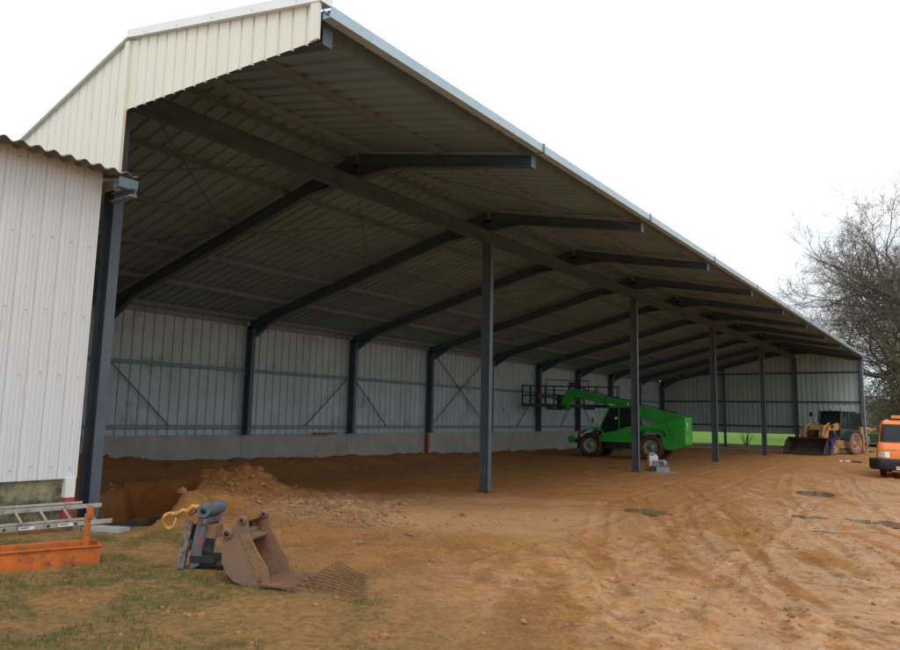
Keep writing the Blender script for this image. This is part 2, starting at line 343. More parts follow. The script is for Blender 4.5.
# far gable
MB().sheet((BX, 50.05, 0), (1, 0, 0), (0, 0, 1), EX - BX, lambda t: roofz(BX + t) - .03, lambda t: 1.12, .333, .035, (0, 1, 0)).build('gable_cladding', 'gablesheet', hg)
for z in (1.66, 3.42, 5.47):
    x0 = BX + .1 if z < 5 else -8.3
    b = MB(); b.ibeam((x0, 49.99, z), (EX - .1, 49.99, z), .12, .06); b.build('girt', 'steel', hg)
for x, d in ((-4.92, .18), (EX - .12, .24), (BX + .1, .2)):
    b = MB(); b.ibeam((x, 49.86, h0(x, 49.8) - .2), (x, 49.86, rt(x) - .25), d, .15, (0, 1, 0)); b.build('gable_post', 'steel_post', hg)
B((-2.8, 50.05, .06), (14.2, .22, .24)).build('footing', 'concrete', hg)
# near gable, cream cladding: full height left of the ridge, a hanging strip on the right
rib = ((0, 0), (.06, -1), (.12, -1), (.18, 0))
ztop = lambda x: roofz(x) + .06
MB().sheet((0, 0, 0), (-1, 0, 0), (0, 0, 1), -BX, lambda t: ztop(-t), lambda t: 5.2, .25, .035, (0, -1, 0), rib).build('gable_cladding', 'cream', hg)
MB().sheet((0, 0, 0), (1, 0, 0), (0, 0, 1), EX - .05, lambda t: ztop(t), lambda t: 6.42 - (6.42 - 6.2) * t / EX, .25, .035, (0, -1, 0), rib).build('gable_fascia', 'cream', hg)
B((.0, -.025, 6.33), (.11, .05, 2.35)).build('corner_trim', 'cream', hg, .004)
b = MB(); b.prism([(EX - .10, 6.18), (EX + .05, 6.18), (EX + .05, roofz(EX) + .13), (EX - .10, roofz(EX - .10) + .12)], -.055, -.02); b.build('end_trim', 'cream', hg, .004)
b = MB()
for s, x1, t in ((SF, EX + .08, .12), (SB, BX - .3, .035)):
    b.prism([(0, RZ + .045), (x1, roofz(x1) + .045), (x1, roofz(x1) + .05 + t), (0, RZ + .05 + t)], -.065, .12)
b.build('verge_flashing', 'white_trim', hg)
b = MB()
for i in range(5):
    x = .5 + i * .85; b.tube([(x, -.060, roofz(x) + .09), (x, -.072, roofz(x) + .09)], .006, 6)
b.build('screws', 'galv', hg)
# gutter: open box section with joint straps
z = EZ - .02
b = MB()
for k in range(10):
    y0, y1 = .03 + 5.005 * k, .03 + 5.005 * k + 4.99
    b.prism([(EX + .02, z), (EX + .02, z - .13), (EX + .15, z - .13), (EX + .165, z + .0), (EX + .15, z), (EX + .138, z - .118), (EX + .032, z - .118), (EX + .032, z)], y0, y1)
b.build('gutter', 'gutter', hg)
b = MB()
for k in range(1, 10): b.box((EX + .09, 5.005 * k + .03, z - .06), (.175, .05, .155))
b.build('gutter_straps', 'galv', hg)
MB().prism([(EX - .1, EZ + .022), (EX + .12, EZ - .002), (EX + .12, EZ + .010), (EX - .1, EZ + .036)], .13, 50.1).build('eave_flashing', 'steel', hg)
B((-9.62, 13.6, 1.19), (.14, 1.1, .05)).build('plank', 'timber'); tag(bpy.context.scene.collection.children[0].objects['plank'], 'short brown plank left lying on the low concrete back wall', 'plank')

# ---------------------------------------------------------------- old shed on the left
sh = thing('shed', 'old shed with pale grey ribbed cladding, mossy block base and wavy roof edge', 'shed')
SX, SY = .10, -.29
fine = ((0, 0), (.035, -1), (.07, -1), (.105, 0), (.33, 0), (.345, .5), (.36, 0), (.55, 0), (.565, .5), (.58, 0), (.78, 0), (.795, .5), (.81, 0))
MB().sheet((SX, SY, 0), (0, -1, 0), (0, 0, 1), 14, lambda t: 5.36, lambda t: .98, .25, .02, (1, 0, 0), fine).build('wall_cladding', 'barnsheet', sh)
MB().sheet((SX, SY, 0), (-1, 0, 0), (0, 0, 1), 9, lambda t: 5.3 + .14 * t, lambda t: .98, .25, .02, (0, 1, 0), fine).build('wall_cladding', 'barnsheet', sh)
b = MB()
for i in range(60):
    for zz in (1.12, 2.35, 3.2, 4.2, 5.2): b.tube([(SX + .012, SY - .11 - i * .25, zz + .02 * (i % 3)), (SX + .022, SY - .11 - i * .25, zz + .02 * (i % 3))], .007, 6)
b.build('screws', 'greysteel', sh)
b = MB(); b.box((SX - .16, SY - 7.1, .46), (.2, 13.9, 1.04)); b.box((SX - 4.6, SY - .12, .46), (8.7, .2, 1.04)); b.build('block_base', 'conc2', sh)
b = MB(); b.box((SX - .03, SY - .09, .86), (.13, .13, .26)); b.build('corner_post', 'white', sh)
b = MB(); b.box((SX - .03, SY - .09, .53), (.134, .134, .40)); b.build('corner_post', 'red', sh)['label'] = 'red painted foot of the corner post'
# wavy fibre-cement roof
vs = []; fs = []; n = 14 * 48
for i in range(n + 1):
    y = SY + .30 - i * 14.4 / n; w = .027 * math.sin(2 * PI * y / .2)
    for (x, zz) in ((.52, 5.27), (.3, 5.30), (-9, 7.2)): vs += [(x, y, zz + w), (x, y, zz + w + .012)]
for i in range(n):
    a = 6 * i; c = a + 6
    fs += [(a, c, c + 1, a + 1), (a + 1, c + 1, c + 3, a + 3), (a + 3, c + 3, c + 5, a + 5), (a, a + 2, c + 2, c), (a + 2, a + 4, c + 4, c + 2)]
MB().add(vs, fs, True).build('roof', 'fibro', sh)
# box gutter ending at the corner, with its bracket
b = MB()
b.prism([(.38, 5.20), (.38, 5.06), (.53, 5.06), (.55, 5.20), (.53, 5.20), (.515, 5.075), (.395, 5.075), (.395, 5.20)], SY + .02, SY + .30)
b.build('gutter', 'galv', sh)
b = MB(); b.box((.27, SY + .24, 4.97), (.56, .10, .03)); b.box((.27, SY + .24, 5.085), (.56, .10, .02)); b.box((.27, SY + .27, 5.03), (.56, .008, .11)); b.build('gutter_bracket', 'galv', sh)
def wheel(parent, c, R, w, tyrem, rimm, lug=0, rim=.55, side=1, hubm=None, name='wheel'):
    """one wheel: tyre with lugs > rim; axle along local y; side=+1 shows its face to +y"""
    b = MB(); hw = w / 2
    b.lathe([(R * rim, -hw * .8), (R * .80, -hw), (R * .93, -hw * .93), (R * .965, -hw * .7), (R * .97, 0), (R * .965, hw * .7), (R * .93, hw * .93), (R * .80, hw), (R * rim, hw * .8), (R * rim, -hw * .8)], c, 'y', 36)
    if lug:
        for k in range(lug):
            for s in (-1, 1):
                a = 2 * PI * (k + (.5 if s > 0 else 0)) / lug
                for q in range(3):
                    aa = a + q * .06; y = s * hw * (.12 + .36 * q)
                    b.box((c[0] + R * .985 * math.sin(aa), c[1] + y, c[2] + R * .985 * math.cos(aa)), (R * .085, hw * .40, R * .06), (0, aa, 0))
    t = b.build(name, tyrem, parent)
    b = MB(); s = side
    b.lathe([(R * rim * 1.0, s * hw * .82), (R * rim * .94, s * hw * .86), (R * rim * .86, s * hw * .80), (R * rim * .78, s * hw * .35), (R * rim * .45, s * hw * .30), (R * rim * .40, s * hw * .62), (R * .04, s * hw * .66), (.001, s * hw * .66)], c, 'y', 28)
    b.lathe([(R * rim * 1.0, -s * hw * .82), (R * rim * .8, -s * hw * .6), (.001, -s * hw * .5)], c, 'y', 20)
    for k in range(8):
        a = 2 * PI * k / 8; b.tube([(c[0] + R * rim * .58 * math.cos(a), c[1] + s * hw * .25, c[2] + R * rim * .58 * math.sin(a)), (c[0] + R * rim * .58 * math.cos(a), c[1] + s * hw * .45, c[2] + R * rim * .58 * math.sin(a))], R * .035, 6)
    b.build('rim', rimm, t)
    if hubm:
        MB().lathe([(R * rim * .36, s * hw * .6), (R * rim * .34, s * hw * .9), (.001, s * hw * .95)], c, 'y', 20).build('hub', hubm, t)
    return t

# ---------------------------------------------------------------- green telehandler
tz = h0(-4.3, 29.4)
tl = thing('telehandler', 'green telescopic handler with its boom raised towards the back wall', 'telehandler', (-4.30, 29.45, max(tz, 0) + .0), math.radians(-174.9))
for x, m_ in ((1.53, 'tyre'), (-1.55, 'tyremud')):
    wheel(tl, (x, .86, .60), .61, .42, m_, 'rimgrey', 20, .58, 1, 'green')
    wheel(tl, (x, -.86, .60), .61, .42, m_, 'rimgrey', 20, .58, -1, 'green')
b = MB(); b.prism([(-2.6, .62), (2.3, .55), (2.45, .72), (2.3, .98), (-2.6, 1.05)], -.45, .45); b.box((1.53, 0, .6), (.24, 1.5, .2)); b.box((-1.55, 0, .6), (.24, 1.5, .2)); b.build('chassis', 'darkmetal', tl, .02)
b = MB(); b.prism([(-3.12, .80), (-2.95, .62), (-2.62, .50), (-2.2, .52), (-2.06, .90), (-1.98, 1.15), (-1.75, 1.30), (-1.3, 1.36), (-.62, 1.34), (-.62, 1.62), (-1.4, 1.66), (-2.1, 1.80), (-2.6, 1.98), (-3.12, 2.06)], -.93, .93); b.build('rear_body', 'green', tl, .035)
b = MB(); b.box((-3.16, .30, 1.43), (.10, 1.30, 1.32)); b.build('rear_panel', 'greenlt', tl, .02)
b = MB(); b.box((-3.215, .55, 1.72), (.012, .20, .20)); b.box((-3.215, .55, 1.52), (.012, .14, .10)); b.box((-3.215, .58, 1.06), (.012, .12, .12)); b.build('decal', 'white', tl)
for y in (.82, -.2): B((-3.22, y, .98), (.03, .10, .2)).build('tail_light', 'amber', tl)
b = MB(); b.prism([(-2.42, 1.16), (-2.3, 1.42), (-1.9, 1.56), (-.78, 1.56), (-.66, 1.48), (-.70, 1.44), (-1.9, 1.50), (-2.25, 1.37), (-2.36, 1.14)], .60, 1.10); b.build('fender', 'green', tl, .01)
b = MB(); b.prism([(.80, 1.02), (.92, 1.32), (1.25, 1.42), (1.8, 1.36), (2.10, 1.15), (2.15, 1.17), (1.83, 1.41), (1.25, 1.48), (.88, 1.38), (.73, 1.02)], .62, 1.08); b.build('fender', 'green', tl, .01)
b = MB(); b.prism([(.80, 1.02), (.92, 1.32), (1.25, 1.42), (1.8, 1.36), (2.10, 1.15), (2.15, 1.17), (1.83, 1.41), (1.25, 1.48), (.88, 1.38), (.73, 1.02)], -1.08, -.62); b.build('fender', 'green', tl, .01)
b = MB(); b.box((-.05, -.68, 1.25), (1.5, .62, .95)); b.build('engine_cover', 'green', tl, .05)
# cab on the near side
b = MB(); b.prism([(1.02, .78), (-.70, .78), (-.72, 1.62), (-.35, 1.56), (.2, 1.36), (.95, 1.22), (1.10, 1.10)], .22, 1.0); b.build('cab_body', 'green', tl, .03)
b = MB(); b.prism([(1.14, 1.20), (.52, 2.46), (-.60, 2.56), (-.72, 2.46), (-.70, 1.60), (-.35, 1.54), (.2, 1.36), (.95, 1.20)], .30, .97); b.build('cab_glass', 'glass', tl, .01)
for y in (.985, .27):
    b = MB(); P = [(1.16, y, 1.16), (.55, y, 2.50), (.42, y, 2.58), (-.60, y, 2.61), (-.74, y, 2.50), (-.74, y, 1.55)]; b.tube(P, .036, 8); b.tube([(.02, y, 1.42), (.02, y, 2.58)], .022, 6); b.build('cab_frame', 'green', tl)
b = MB(); b.prism([(.56, 2.50), (.44, 2.60), (-.62, 2.63), (-.74, 2.54)], .26, 1.0); b.build('cab_roof', 'green', tl, .015)
b = MB(); b.box((-.35, .62, 1.5), (.45, .45, .14)); b.box((-.56, .62, 1.85), (.12, .44, .6)); b.build('driver_seat', 'black', tl, .03)
b = MB(); b.tube([(.62, .62, 1.2), (.45, .62, 1.62)], .03, 8); b.tube([(.45 + .02 * 0, .62 + .19 * math.cos(a), 1.66 + .19 * math.sin(a)) for a in [i * PI / 8 for i in range(17)]], .018, 6); b.build('steering_wheel', 'black', tl)
B((.17, .99, 1.98), (.12, .02, .12)).build('window_sticker', 'white', tl)
b = MB(); b.box((.1, .88, .62), (1.30, .34, .28)); b.build('side_tank', 'darkmetal', tl, .03)
b = MB(); b.box((.15, 1.03, .42), (.55, .22, .04)); b.bar((-.1, 1.0, .62), (-.1, 1.05, .42), .04); b.bar((.4, 1.0, .62), (.4, 1.05, .42), .04); b.build('step', 'darkmetal', tl)
b = MB(); b.box((1.03, .9, 1.50), (.1, .16, .13)); b.build('headlight', 'lamp', tl, .02); b = MB(); b.box((1.05, .9, 1.37), (.08, .14, .08)); b.build('indicator', 'amber', tl, .01)
b = MB(); b.tube([(1.14, .95, 1.62), (1.32, 1.15, 1.74), (1.32, 1.15, 1.9)], .015, 6); b.box((1.34, 1.17, 1.86), (.05, .16, .26)); b.build('mirror', 'black', tl, .01)
# boom
b = MB(); b.prism([(-2.95, 1.72), (-2.98, 2.10), (-2.5, 2.24), (.95, 3.06), (1.00, 2.62), (-.7, 2.10), (-1.6, 1.70), (-2.3, 1.60)], -.30, .22); b.build('boom', 'green', tl, .03)
b = MB(); b.prism([(.5, 2.98), (2.62, 3.48), (2.85, 3.46), (2.72, 3.10), (2.45, 3.02), (1.0, 2.66)], -.22, .14); b.build('inner_boom', 'green', tl, .02)
b = MB(); b.prism([(2.55, 3.46), (2.86, 3.52), (3.18, 3.34), (3.42, 2.95), (3.50, 2.55), (3.35, 2.36), (3.05, 2.40), (2.98, 2.72), (2.82, 3.02), (2.60, 3.12)], -.26, .18); b.build('boom_head', 'green', tl, .03)
b = MB(); b.box((3.52, -.04, 2.78), (.14, 1.0, .75)); b.box((3.62, -.04, 3.12), (.07, 1.02, .08)); b.box((3.62, -.04, 2.45), (.07, 1.02, .08)); b.bar((3.55, .3, 2.40), (4.2, .3, 2.40), .12, .05); b.bar((3.55, -.38, 2.40), (4.2, -.38, 2.40), .12, .05); b.build('fork_carriage', 'darkmetal', tl)
b = MB(); b.tube([(-2.05, .30, 1.62), (-1.35, .30, 1.80)], .055, 10); b.tube([(-1.35, .30, 1.80), (-.75, .30, 1.96)], .032, 8); b.build('lift_cylinder', 'alu', tl)
b = MB(); b.tube([(1.6, .0, 3.08), (2.25, .02, 2.95), (2.9, .0, 2.9)], .04, 8); b.build('tilt_cylinder', 'alu', tl)
b = MB()
for i in range(7): b.box((-.2 + .48 * i, .01, 2.845 + .1145 * i), (.12, .06, .07), (0, -.23, 0))
for i in range(4): b.tube([(.7 + .42 * i, .15 if i > 1 else .225, 2.86 + .1 * i), (.7 + .42 * i, .17 if i > 1 else .245, 2.86 + .1 * i)], .045, 10)
b.build('boom_fittings', 'galv', tl)
b = MB(); b.tube([(-2.6, -.02, 2.28), (0, -.02, 2.92), (1.2, -.02, 3.22), (2.5, -.02, 3.55), (3.0, -.02, 3.46), (3.3, -.02, 3.05)], .025, 6); b.build('hydraulic_hose', 'black', tl)
b = MB(); b.box((2.62, 0, .78), (.30, 1.5, .22)); b.box((2.7, .62, .86), (.26, .26, .34)); b.build('front_crossbar', 'green', tl, .02)
b = MB(); b.bar((2.35, .55, .35), (2.28, .55, 1.45), .10, .10); b.build('red_bracket', 'red', tl)
B((1.25, .60, 1.2), (.22, .5, .3)).build('front_grille', 'black', tl)

b = MB()
for x0, z0, x1, z1 in ((-1.30, 1.38, -1.30, 1.64), (-2.05, 1.0, -2.05, 1.74), (-2.05, 1.0, -2.62, .96), (-2.62, .55, -2.62, 1.92), (-.60, .80, -.68, 1.60)):
    MB().bar((x0, .934 if x0 < -1 else 1.003, z0), (x1, .934 if x0 < -1 else 1.003, z1), .014, .006).build('panel_gap', 'black', tl)
for i in range(6): b.bar((-2.15, .935, 1.22 + .06 * i), (-2.52, .935, 1.22 + .06 * i), .012, .02)
b.build('vent_grille', 'black', tl)
B((-.5, 1.01, 1.25), (.14, .03, .03)).build('door_handle', 'black', tl)
for y in (.38, .88): B((.50, y, 2.66), (.10, .14, .10)).build('work_light', 'lamp', tl)
b = MB(); b.tube([(-.4, .9, 2.62), (-.4, .9, 2.74)], [.05, .04], 10); b.build('beacon', 'amber', tl)
# ---------------------------------------------------------------- work platform on the forks
wp = thing('work_platform', 'dark tubular work basket with railings held up by the green handler', 'work platform', (-6.55, 29.65, 0), math.radians(36.5))
b = MB(); b.box((-.85, .24, 2.56), (5.2, .44, .09)); b.box((-.85, .02, 2.60), (5.22, .04, .16)); b.box((-.85, .47, 2.60), (5.22, .04, .16)); b.bar((-1.2, -.25, 2.50), (-1.2, .45, 2.50), .14, .1); b.bar((-.55, -.25, 2.50), (-.55, .45, 2.50), .14, .1)
b.box((-1.95, .2, 2.46), (.5, .3, .1)); b.box((.15, .2, 2.46), (.6, .3, .1)); b.build('deck', 'darkmetal', wp)
b = MB()
for y in (.02, .47):
    for z in (3.64, 3.12): b.tube([(-3.43, y, z), (1.74, y, z)], .025, 6)
for x in (-3.43, 1.74):
    for z in (3.64, 3.12): b.tube([(x, .02, z), (x, .47, z)], .025, 6)
b.build('railing', 'darkmetal', wp)
for x in (-3.43, -3.0, -2.18, -1.72, -.9, -.1, .55, 1.38, 1.74):
    for y in (.02, .47): MB().tube([(x, y, 2.6), (x, y, 3.66)], .026, 6).build('rail_post', 'darkmetal', wp)
b = MB(); b.tube([(-2.2, .0, 2.66), (-2.2, 0, 3.96), (.1, 0, 3.94), (.1, 0, 2.66)], .028, 6); b.tube([(-2.2, 0, 3.4), (.1, 0, 3.4)], .02, 6); b.tube([(-.95, 0, 3.95), (-.95, 0, 2.7)], .02, 6); b.build('gate_frame', 'darkmetal', wp)
b = MB(); b.box((-2.35, .2, 3.08), (.5, .25, .26)); b.tube([(-2.1, .15, 3.05), (-1.6, .1, 2.95), (-1.2, 0, 3.0)], .05, 8); b.build('slewing_gear', 'rust', wp, .03)
b = MB(); b.box((-.75, .15, 3.72), (.35, .2, .3)); b.build('control_box', 'black', wp, .02)

# ---------------------------------------------------------------- backhoe loader
aF = math.atan2(-.92, -.38)
bz = h0(2.5, 45)
bh = thing('backhoe_loader', 'muddy yellow backhoe loader with dark cab and wide front bucket down', 'backhoe loader', (3.02, 46.6, max(bz, 0)), aF)
for s in (1, -1):
    wheel(bh, (0, .93 * s, .70), .70, .44, 'tyretan', 'rimorange', 18, .56, s)
    wheel(bh, (2.15, .88 * s, .46), .46, .32, 'tyretan', 'rimorange', 16, .56, s)
b = MB(); b.prism([(-1.0, .55), (2.5, .55), (2.6, .9), (2.45, 1.5), (-1.0, 1.25)], -.40, .40); b.build('chassis', 'caseyellow', bh, .03)
b = MB(); b.prism([(.95, 1.0), (2.55, .95), (2.58, 1.55), (2.3, 1.72), (.95, 1.85)], -.44, .44); b.build('hood', 'caseyellow', bh, .05)
b = MB(); b.box((2.60, 0, 1.25), (.03, .70, .52)); b.build('grille', 'black', bh)
b = MB(); b.prism([(1.0, 1.0), (-.85, 1.3), (-.80, 1.55), (.95, 1.62)], -.72, .72); b.build('cab_base', 'cabdark', bh, .03)
b = MB(); b.prism([(.98, 1.6), (.72, 2.70), (-.72, 2.70), (-1.0, 1.55)], -.68, .68); b.build('cab_glass', 'glass', bh, .01)
b = MB(); b.prism([(.92, 2.70), (.85, 2.84), (-.95, 2.84), (-.98, 2.70)], -.78, .78); b.build('cab_roof', 'cabroof', bh, .03)
for s in (1, -1):
    y = .70 * s
    b = MB(); b.tube([(1.02, y, 1.5), (.80, y, 2.72)], .05, 6); b.tube([(-.02, y, 1.45), (.0, y, 2.72)], .05, 6); b.tube([(-1.02, y, 1.5), (-.80, y, 2.72)], .05, 6); b.tube([(-1.02, y, 1.55), (1.0, y, 1.6)], .045, 6); b.build('cab_pillars', 'cabdark', bh)
    # open side window, swung out
    b = MB()
    P = [(-.05, .74 * s, 2.6), (-.75, 1.05 * s, 2.62), (-.98, 1.05 * s, 1.75), (-.05, .74 * s, 1.72), (-.05, .74 * s, 2.6)]
    if s > 0: b.tube(P, .03, 6); b.build('open_window', 'cabdark', bh); MB().add([tuple(V(p) + V((0, dy, 0))) for dy in (.004, -.004) for p in P[:4]], [(0, 1, 2, 3), (7, 6, 5, 4)]).build('window_pane', 'glass', bh)
    b = MB(); pts = [(.78 * math.cos(a), .72 + .78 * math.sin(a)) for a in [PI * (.08 + .84 * i / 10) for i in range(11)]]; b.prism(pts + [(x * .92, .72 + (z - .72) * .92) for x, z in pts[::-1]], .66 * s, 1.16 * s); b.build('fender', 'cabdark', bh)
    # loader arm
    b = MB(); y = .60 * s
    b.prism([(.95, 1.85), (1.15, 1.98), (2.0, 1.75), (2.85, .95), (2.98, .62), (2.92, .45), (2.7, .72), (1.9, 1.42), (1.0, 1.55)], y - .06, y + .06); b.build('loader_arm', 'caseyellow', bh, .01)
    b = MB(); b.tube([(1.3, y - .15 * s, 1.05), (2.3, y - .15 * s, 1.25)], .055, 8); b.tube([(2.0, y, 1.95), (2.85, y, 1.55)], .05, 8); b.tube([(2.8, y, 1.55), (2.98, y, 1.0)], .03, 8); b.build('ram', 'caseyellow', bh)
    b = MB(); b.prism([(2.55, 1.75), (2.75, 1.8), (2.98, 1.2), (2.95, 1.05), (2.8, 1.2)], y - .12, y + .12); b.build('link', 'caseyellow', bh)
b = MB(); o = [(3.10, .10), (3.0, .32), (2.98, .75), (3.10, 1.0), (3.3, 1.06), (3.34, 1.02), (3.16, .95), (3.05, .72), (3.07, .36), (3.2, .18), (3.95, .08), (3.97, .03), (3.3, .03)]
b.prism(o, -1.30, 1.30)
for s in (1, -1): b.prism([(3.06, .1), (3.0, .7), (3.14, 1.03), (3.34, 1.05), (3.62, .78), (3.95, .1), (3.4, .04)], s * 1.30, s * 1.33)
b.box((3.2, 0, .98), (.06, 2.6, .12)); b.build('front_bucket', 'mudbucket', bh, .008)
b = MB(); b.tube([(.9, .95, 2.35), (1.05, 1.05, 2.5)], .015, 6); b.box((1.06, 1.08, 2.5), (.05, .16, .26)); b.build('mirror', 'black', bh); b = MB(); b.tube([(.9, -.95, 2.35), (1.05, -1.12, 2.5)], .015, 6); b.box((1.06, -1.15, 2.5), (.05, .16, .28)); b.build('mirror', 'black', bh)
b = MB(); b.tube([(1.6, -.25, 1.7), (1.6, -.25, 2.35)], .04, 8); b.build('exhaust', 'darkmetal', bh)
b = MB(); b.tube([(.0, .5, 2.84), (.0, .5, 2.92)], .05, 10); b.tube([(0, .5, 2.92), (0, .5, 3.02)], [.06, .045], 10); b.build('beacon', 'amber', bh)
for y in (-.5, -.2, .3, .55): B((.93, y, 2.78), (.05, .14, .09)).build('work_light', 'lamp', bh)
b = MB(); b.box((-.15, 0, 1.75), (.5, .5, .16)); b.box((-.42, 0, 2.1), (.14, .48, .6)); b.build('driver_seat', 'black', bh, .02)
# rear excavator arm folded behind
b = MB(); b.prism([(-1.15, .75), (-1.0, 1.3), (-1.5, 2.05), (-2.5, 2.1), (-2.6, 1.95), (-1.75, 1.75), (-1.4, .8)], -.16, .16); b.build('excavator_boom', 'caseyellow', bh, .02)
b = MB(); b.prism([(-2.35, 2.2), (-2.7, 2.2), (-2.75, 1.2), (-2.45, .75), (-2.3, .8), (-2.45, 1.3)], -.12, .12); b.build('dipper_arm', 'caseyellow', bh, .02)
b = MB(); b.prism([(-2.3, .95), (-2.7, .9), (-2.95, .55), (-2.7, .2), (-2.25, .25), (-2.55, .35), (-2.7, .55), (-2.55, .75)], -.30, .30); b.build('digging_bucket', 'rust', bh, .01)
for s in (1, -1):
    b = MB(); b.box((-1.25, .85 * s, .75), (.16, .14, 1.1)); b.box((-1.25, .85 * s, .12), (.35, .35, .06)); b.build('stabiliser', 'caseyellow', bh)
b = MB(); b.box((1.05, .62, .72), (.8, .3, .35)); b.box((.9, .80, .5), (.4, .2, .04)); b.build('side_box', 'caseyellow', bh, .02)

# ---------------------------------------------------------------- orange van
van = thing('van', 'orange panel van with dark bumper and amber light bar at the right edge', 'van', (8.05, 27.6, max(h0(8, 26), 0) + .02), math.radians(-89))
def vring(z, xf, xr, w, r, nc=5):
    pts = []
    for cx, cy, a0 in ((xf - r, w - r, 0), (xr + .1, w - .1, PI / 2), (xr + .1, -w + .1, PI), (xf - r, -w + r, 1.5 * PI)):
        rr = r if cx > 0 else .1
        for i in range(nc + 1):
            a = a0 + PI / 2 * i / nc; pts.append((cx + rr * math.cos(a), cy + rr * math.sin(a), z))
    return pts
lev = [(.42, 2.36, .96, .25), (.62, 2.38, .985, .28), (.90, 2.34, .99, .30), (1.08, 2.24, .98, .32), (1.22, 2.02, .965, .33), (1.30, 1.86, .955, .30), (1.62, 1.62, .92, .26), (1.95, 1.36, .87, .24), (2.06, 1.18, .82, .24), (2.11, .95, .70, .24)]
rings = [vring(z, xf, -2.35, w, r) for z, xf, w, r in lev]; n = len(rings[0])
vs = [p for rg in rings for p in rg]; fs = [(i * n + k, i * n + (k + 1) % n, (i + 1) * n + (k + 1) % n, (i + 1) * n + k) for i in range(len(rings) - 1) for k in range(n)]
fs += [tuple(range(n))[::-1], tuple(range((len(rings) - 1) * n, len(rings) * n))]
MB().add(vs, fs, True).build('body', 'vanorange', van)
def vsurf(z):  # front position and half width at height z
    for (a, xa, wa, ra), (c, xc, wc, rc) in zip(lev, lev[1:]):
        if a <= z <= c: t = (z - a) / (c - a); return xa + (xc - xa) * t, wa + (wc - wa) * t, ra + (rc - ra) * t
    return lev[-1][1:]
def vpatch(z0, z1, y0, y1, off, nz=6, ny=10):              # patch lying on the van's front surface
    vs = []
    for i in range(nz + 1):
        z = z0 + (z1 - z0) * i / nz; x, w, r = vsurf(z); f = (z - z0) / (z1 - z0)
        for j in range(ny + 1):
            y = y0 + (y1 - y0) * j / ny
            y = y * w
            dx = 0
            if abs(y) > w - r: q = min(1, (abs(y) - (w - r)) / r); dx = r * (1 - math.sqrt(max(0, 1 - q * q)))
            vs.append((x - dx + off, y, z))
    m = ny + 1
    return MB().add(vs, [(i * m + j, i * m + j + 1, (i + 1) * m + j + 1, (i + 1) * m + j) for i in range(nz) for j in range(ny)], True)
vpatch(1.30, 1.93, -.93, .93, .012, 8, 16).build('windscreen', 'vanglass', van)
vpatch(1.255, 1.31, -.90, .90, .016, 2, 12).build('scuttle', 'black', van)
b = vpatch(.60, .66, -.66, .66, .012, 2, 8); b.build('grille', 'black', van)
for s in (1, -1):
    a, c = (.56, .94) if s > 0 else (-.94, -.56)
    vpatch(.72, .92, a, c, .014, 4, 6).build('headlight', 'lamp', van)
    vpatch(.74, .86, c if s < 0 else .56, (-.57 if s < 0 else a + .01), .02, 1, 1)
    b = MB(); b.tube([(1.55, .93 * s, 1.30), (1.62, 1.06 * s, 1.32)], .02, 6); b.box((1.62, 1.13 * s, 1.38), (.09, .16, .32)); b.build('wing_mirror', 'black', van, .02)
    for x in (1.5, -1.45): wheel(van, (x, .84 * s, .32), .33, .2, 'tyre', 'rimgrey', 0, .6, s)
    b = MB(); b.prism([(1.35, 1.28), (1.0, 1.9), (.45, 1.92), (.42, 1.28)], .955 * s - .02, .955 * s + .012); b.build('side_window', 'vanglass', van)
b = MB(); P = []
for z, xf, w, r in ((.27, 2.42, .97, .30), (.34, 2.47, 1.01, .33), (.60, 2.46, 1.01, .33), (.68, 2.41, .995, .33)): P.append(vring(z, xf, 1.95, w, r))
n = len(P[0]); b.add([p for q in P for p in q], [(i * n + k, i * n + (k + 1) % n, (i + 1) * n + (k + 1) % n, (i + 1) * n + k) for i in range(3) for k in range(n)] + [tuple(range(n))[::-1], tuple(range(3 * n, 4 * n))], True); b.build('bumper', 'black', van)
vpatch(.985, .997, -.80, .80, .006, 1, 14).build('bonnet_gap', 'black', van)
b = MB(); b.box((2.462, 0, .53), (.02, 1.1, .08)); b.build('air_intake', 'darkmetal', van)
b = MB(); b.box((2.478, -.10, .36), (.02, .52, .12)); pl = b.build('number_plate', 'plate', van)
def letters(txt, size, m, parent, loc, rot):
    cu = bpy.data.curves.new('t', 'FONT'); cu.body = txt; cu.size = size; cu.extrude = .002; cu.align_y = 'CENTER'; cu.resolution_u = 2
    to = bpy.data.objects.new('t', cu); C.objects.link(to); bpy.context.view_layer.update()
    me = bpy.data.meshes.new_from_object(to.evaluated_get(bpy.context.evaluated_depsgraph_get())); bpy.data.objects.remove(to)
    me.materials.clear(); me.materials.append(M[m]); o = bpy.data.objects.new('lettering', me); C.objects.link(o); o.parent = parent; o.location = loc; o.rotation_euler = rot
    return o
letters('WF', .12, 'ink', pl, (2.491, -.34, .36), (PI / 2, 0, PI / 2))
b = MB()
b.box((1.00, .0, 2.13), (.16, 1.2, .05)); b.build('light_bar_base', 'black', van)
b = MB(); b.box((1.00, -.36, 2.20), (.20, .34, .12)); b.box((1.00, .36, 2.20), (.20, .34, .12)); b.build('light_bar', 'amber', van, .03)
for s in (-1, 1):
    x0 = 1.93
    b = MB(); b.tube([(1.88, .5 * s, 1.30), (1.72, .1 + .42 * s, 1.48), (1.66, .05 + .1 * s, 1.56)], .012, 5); b.build('wiper', 'black', van)
b = MB(); b.box((.9, .35, 1.35), (.3, .5, .8)); b.box((.9, -.45, 1.35), (.3, .5, .8)); b.build('seats', 'black', van, .05)
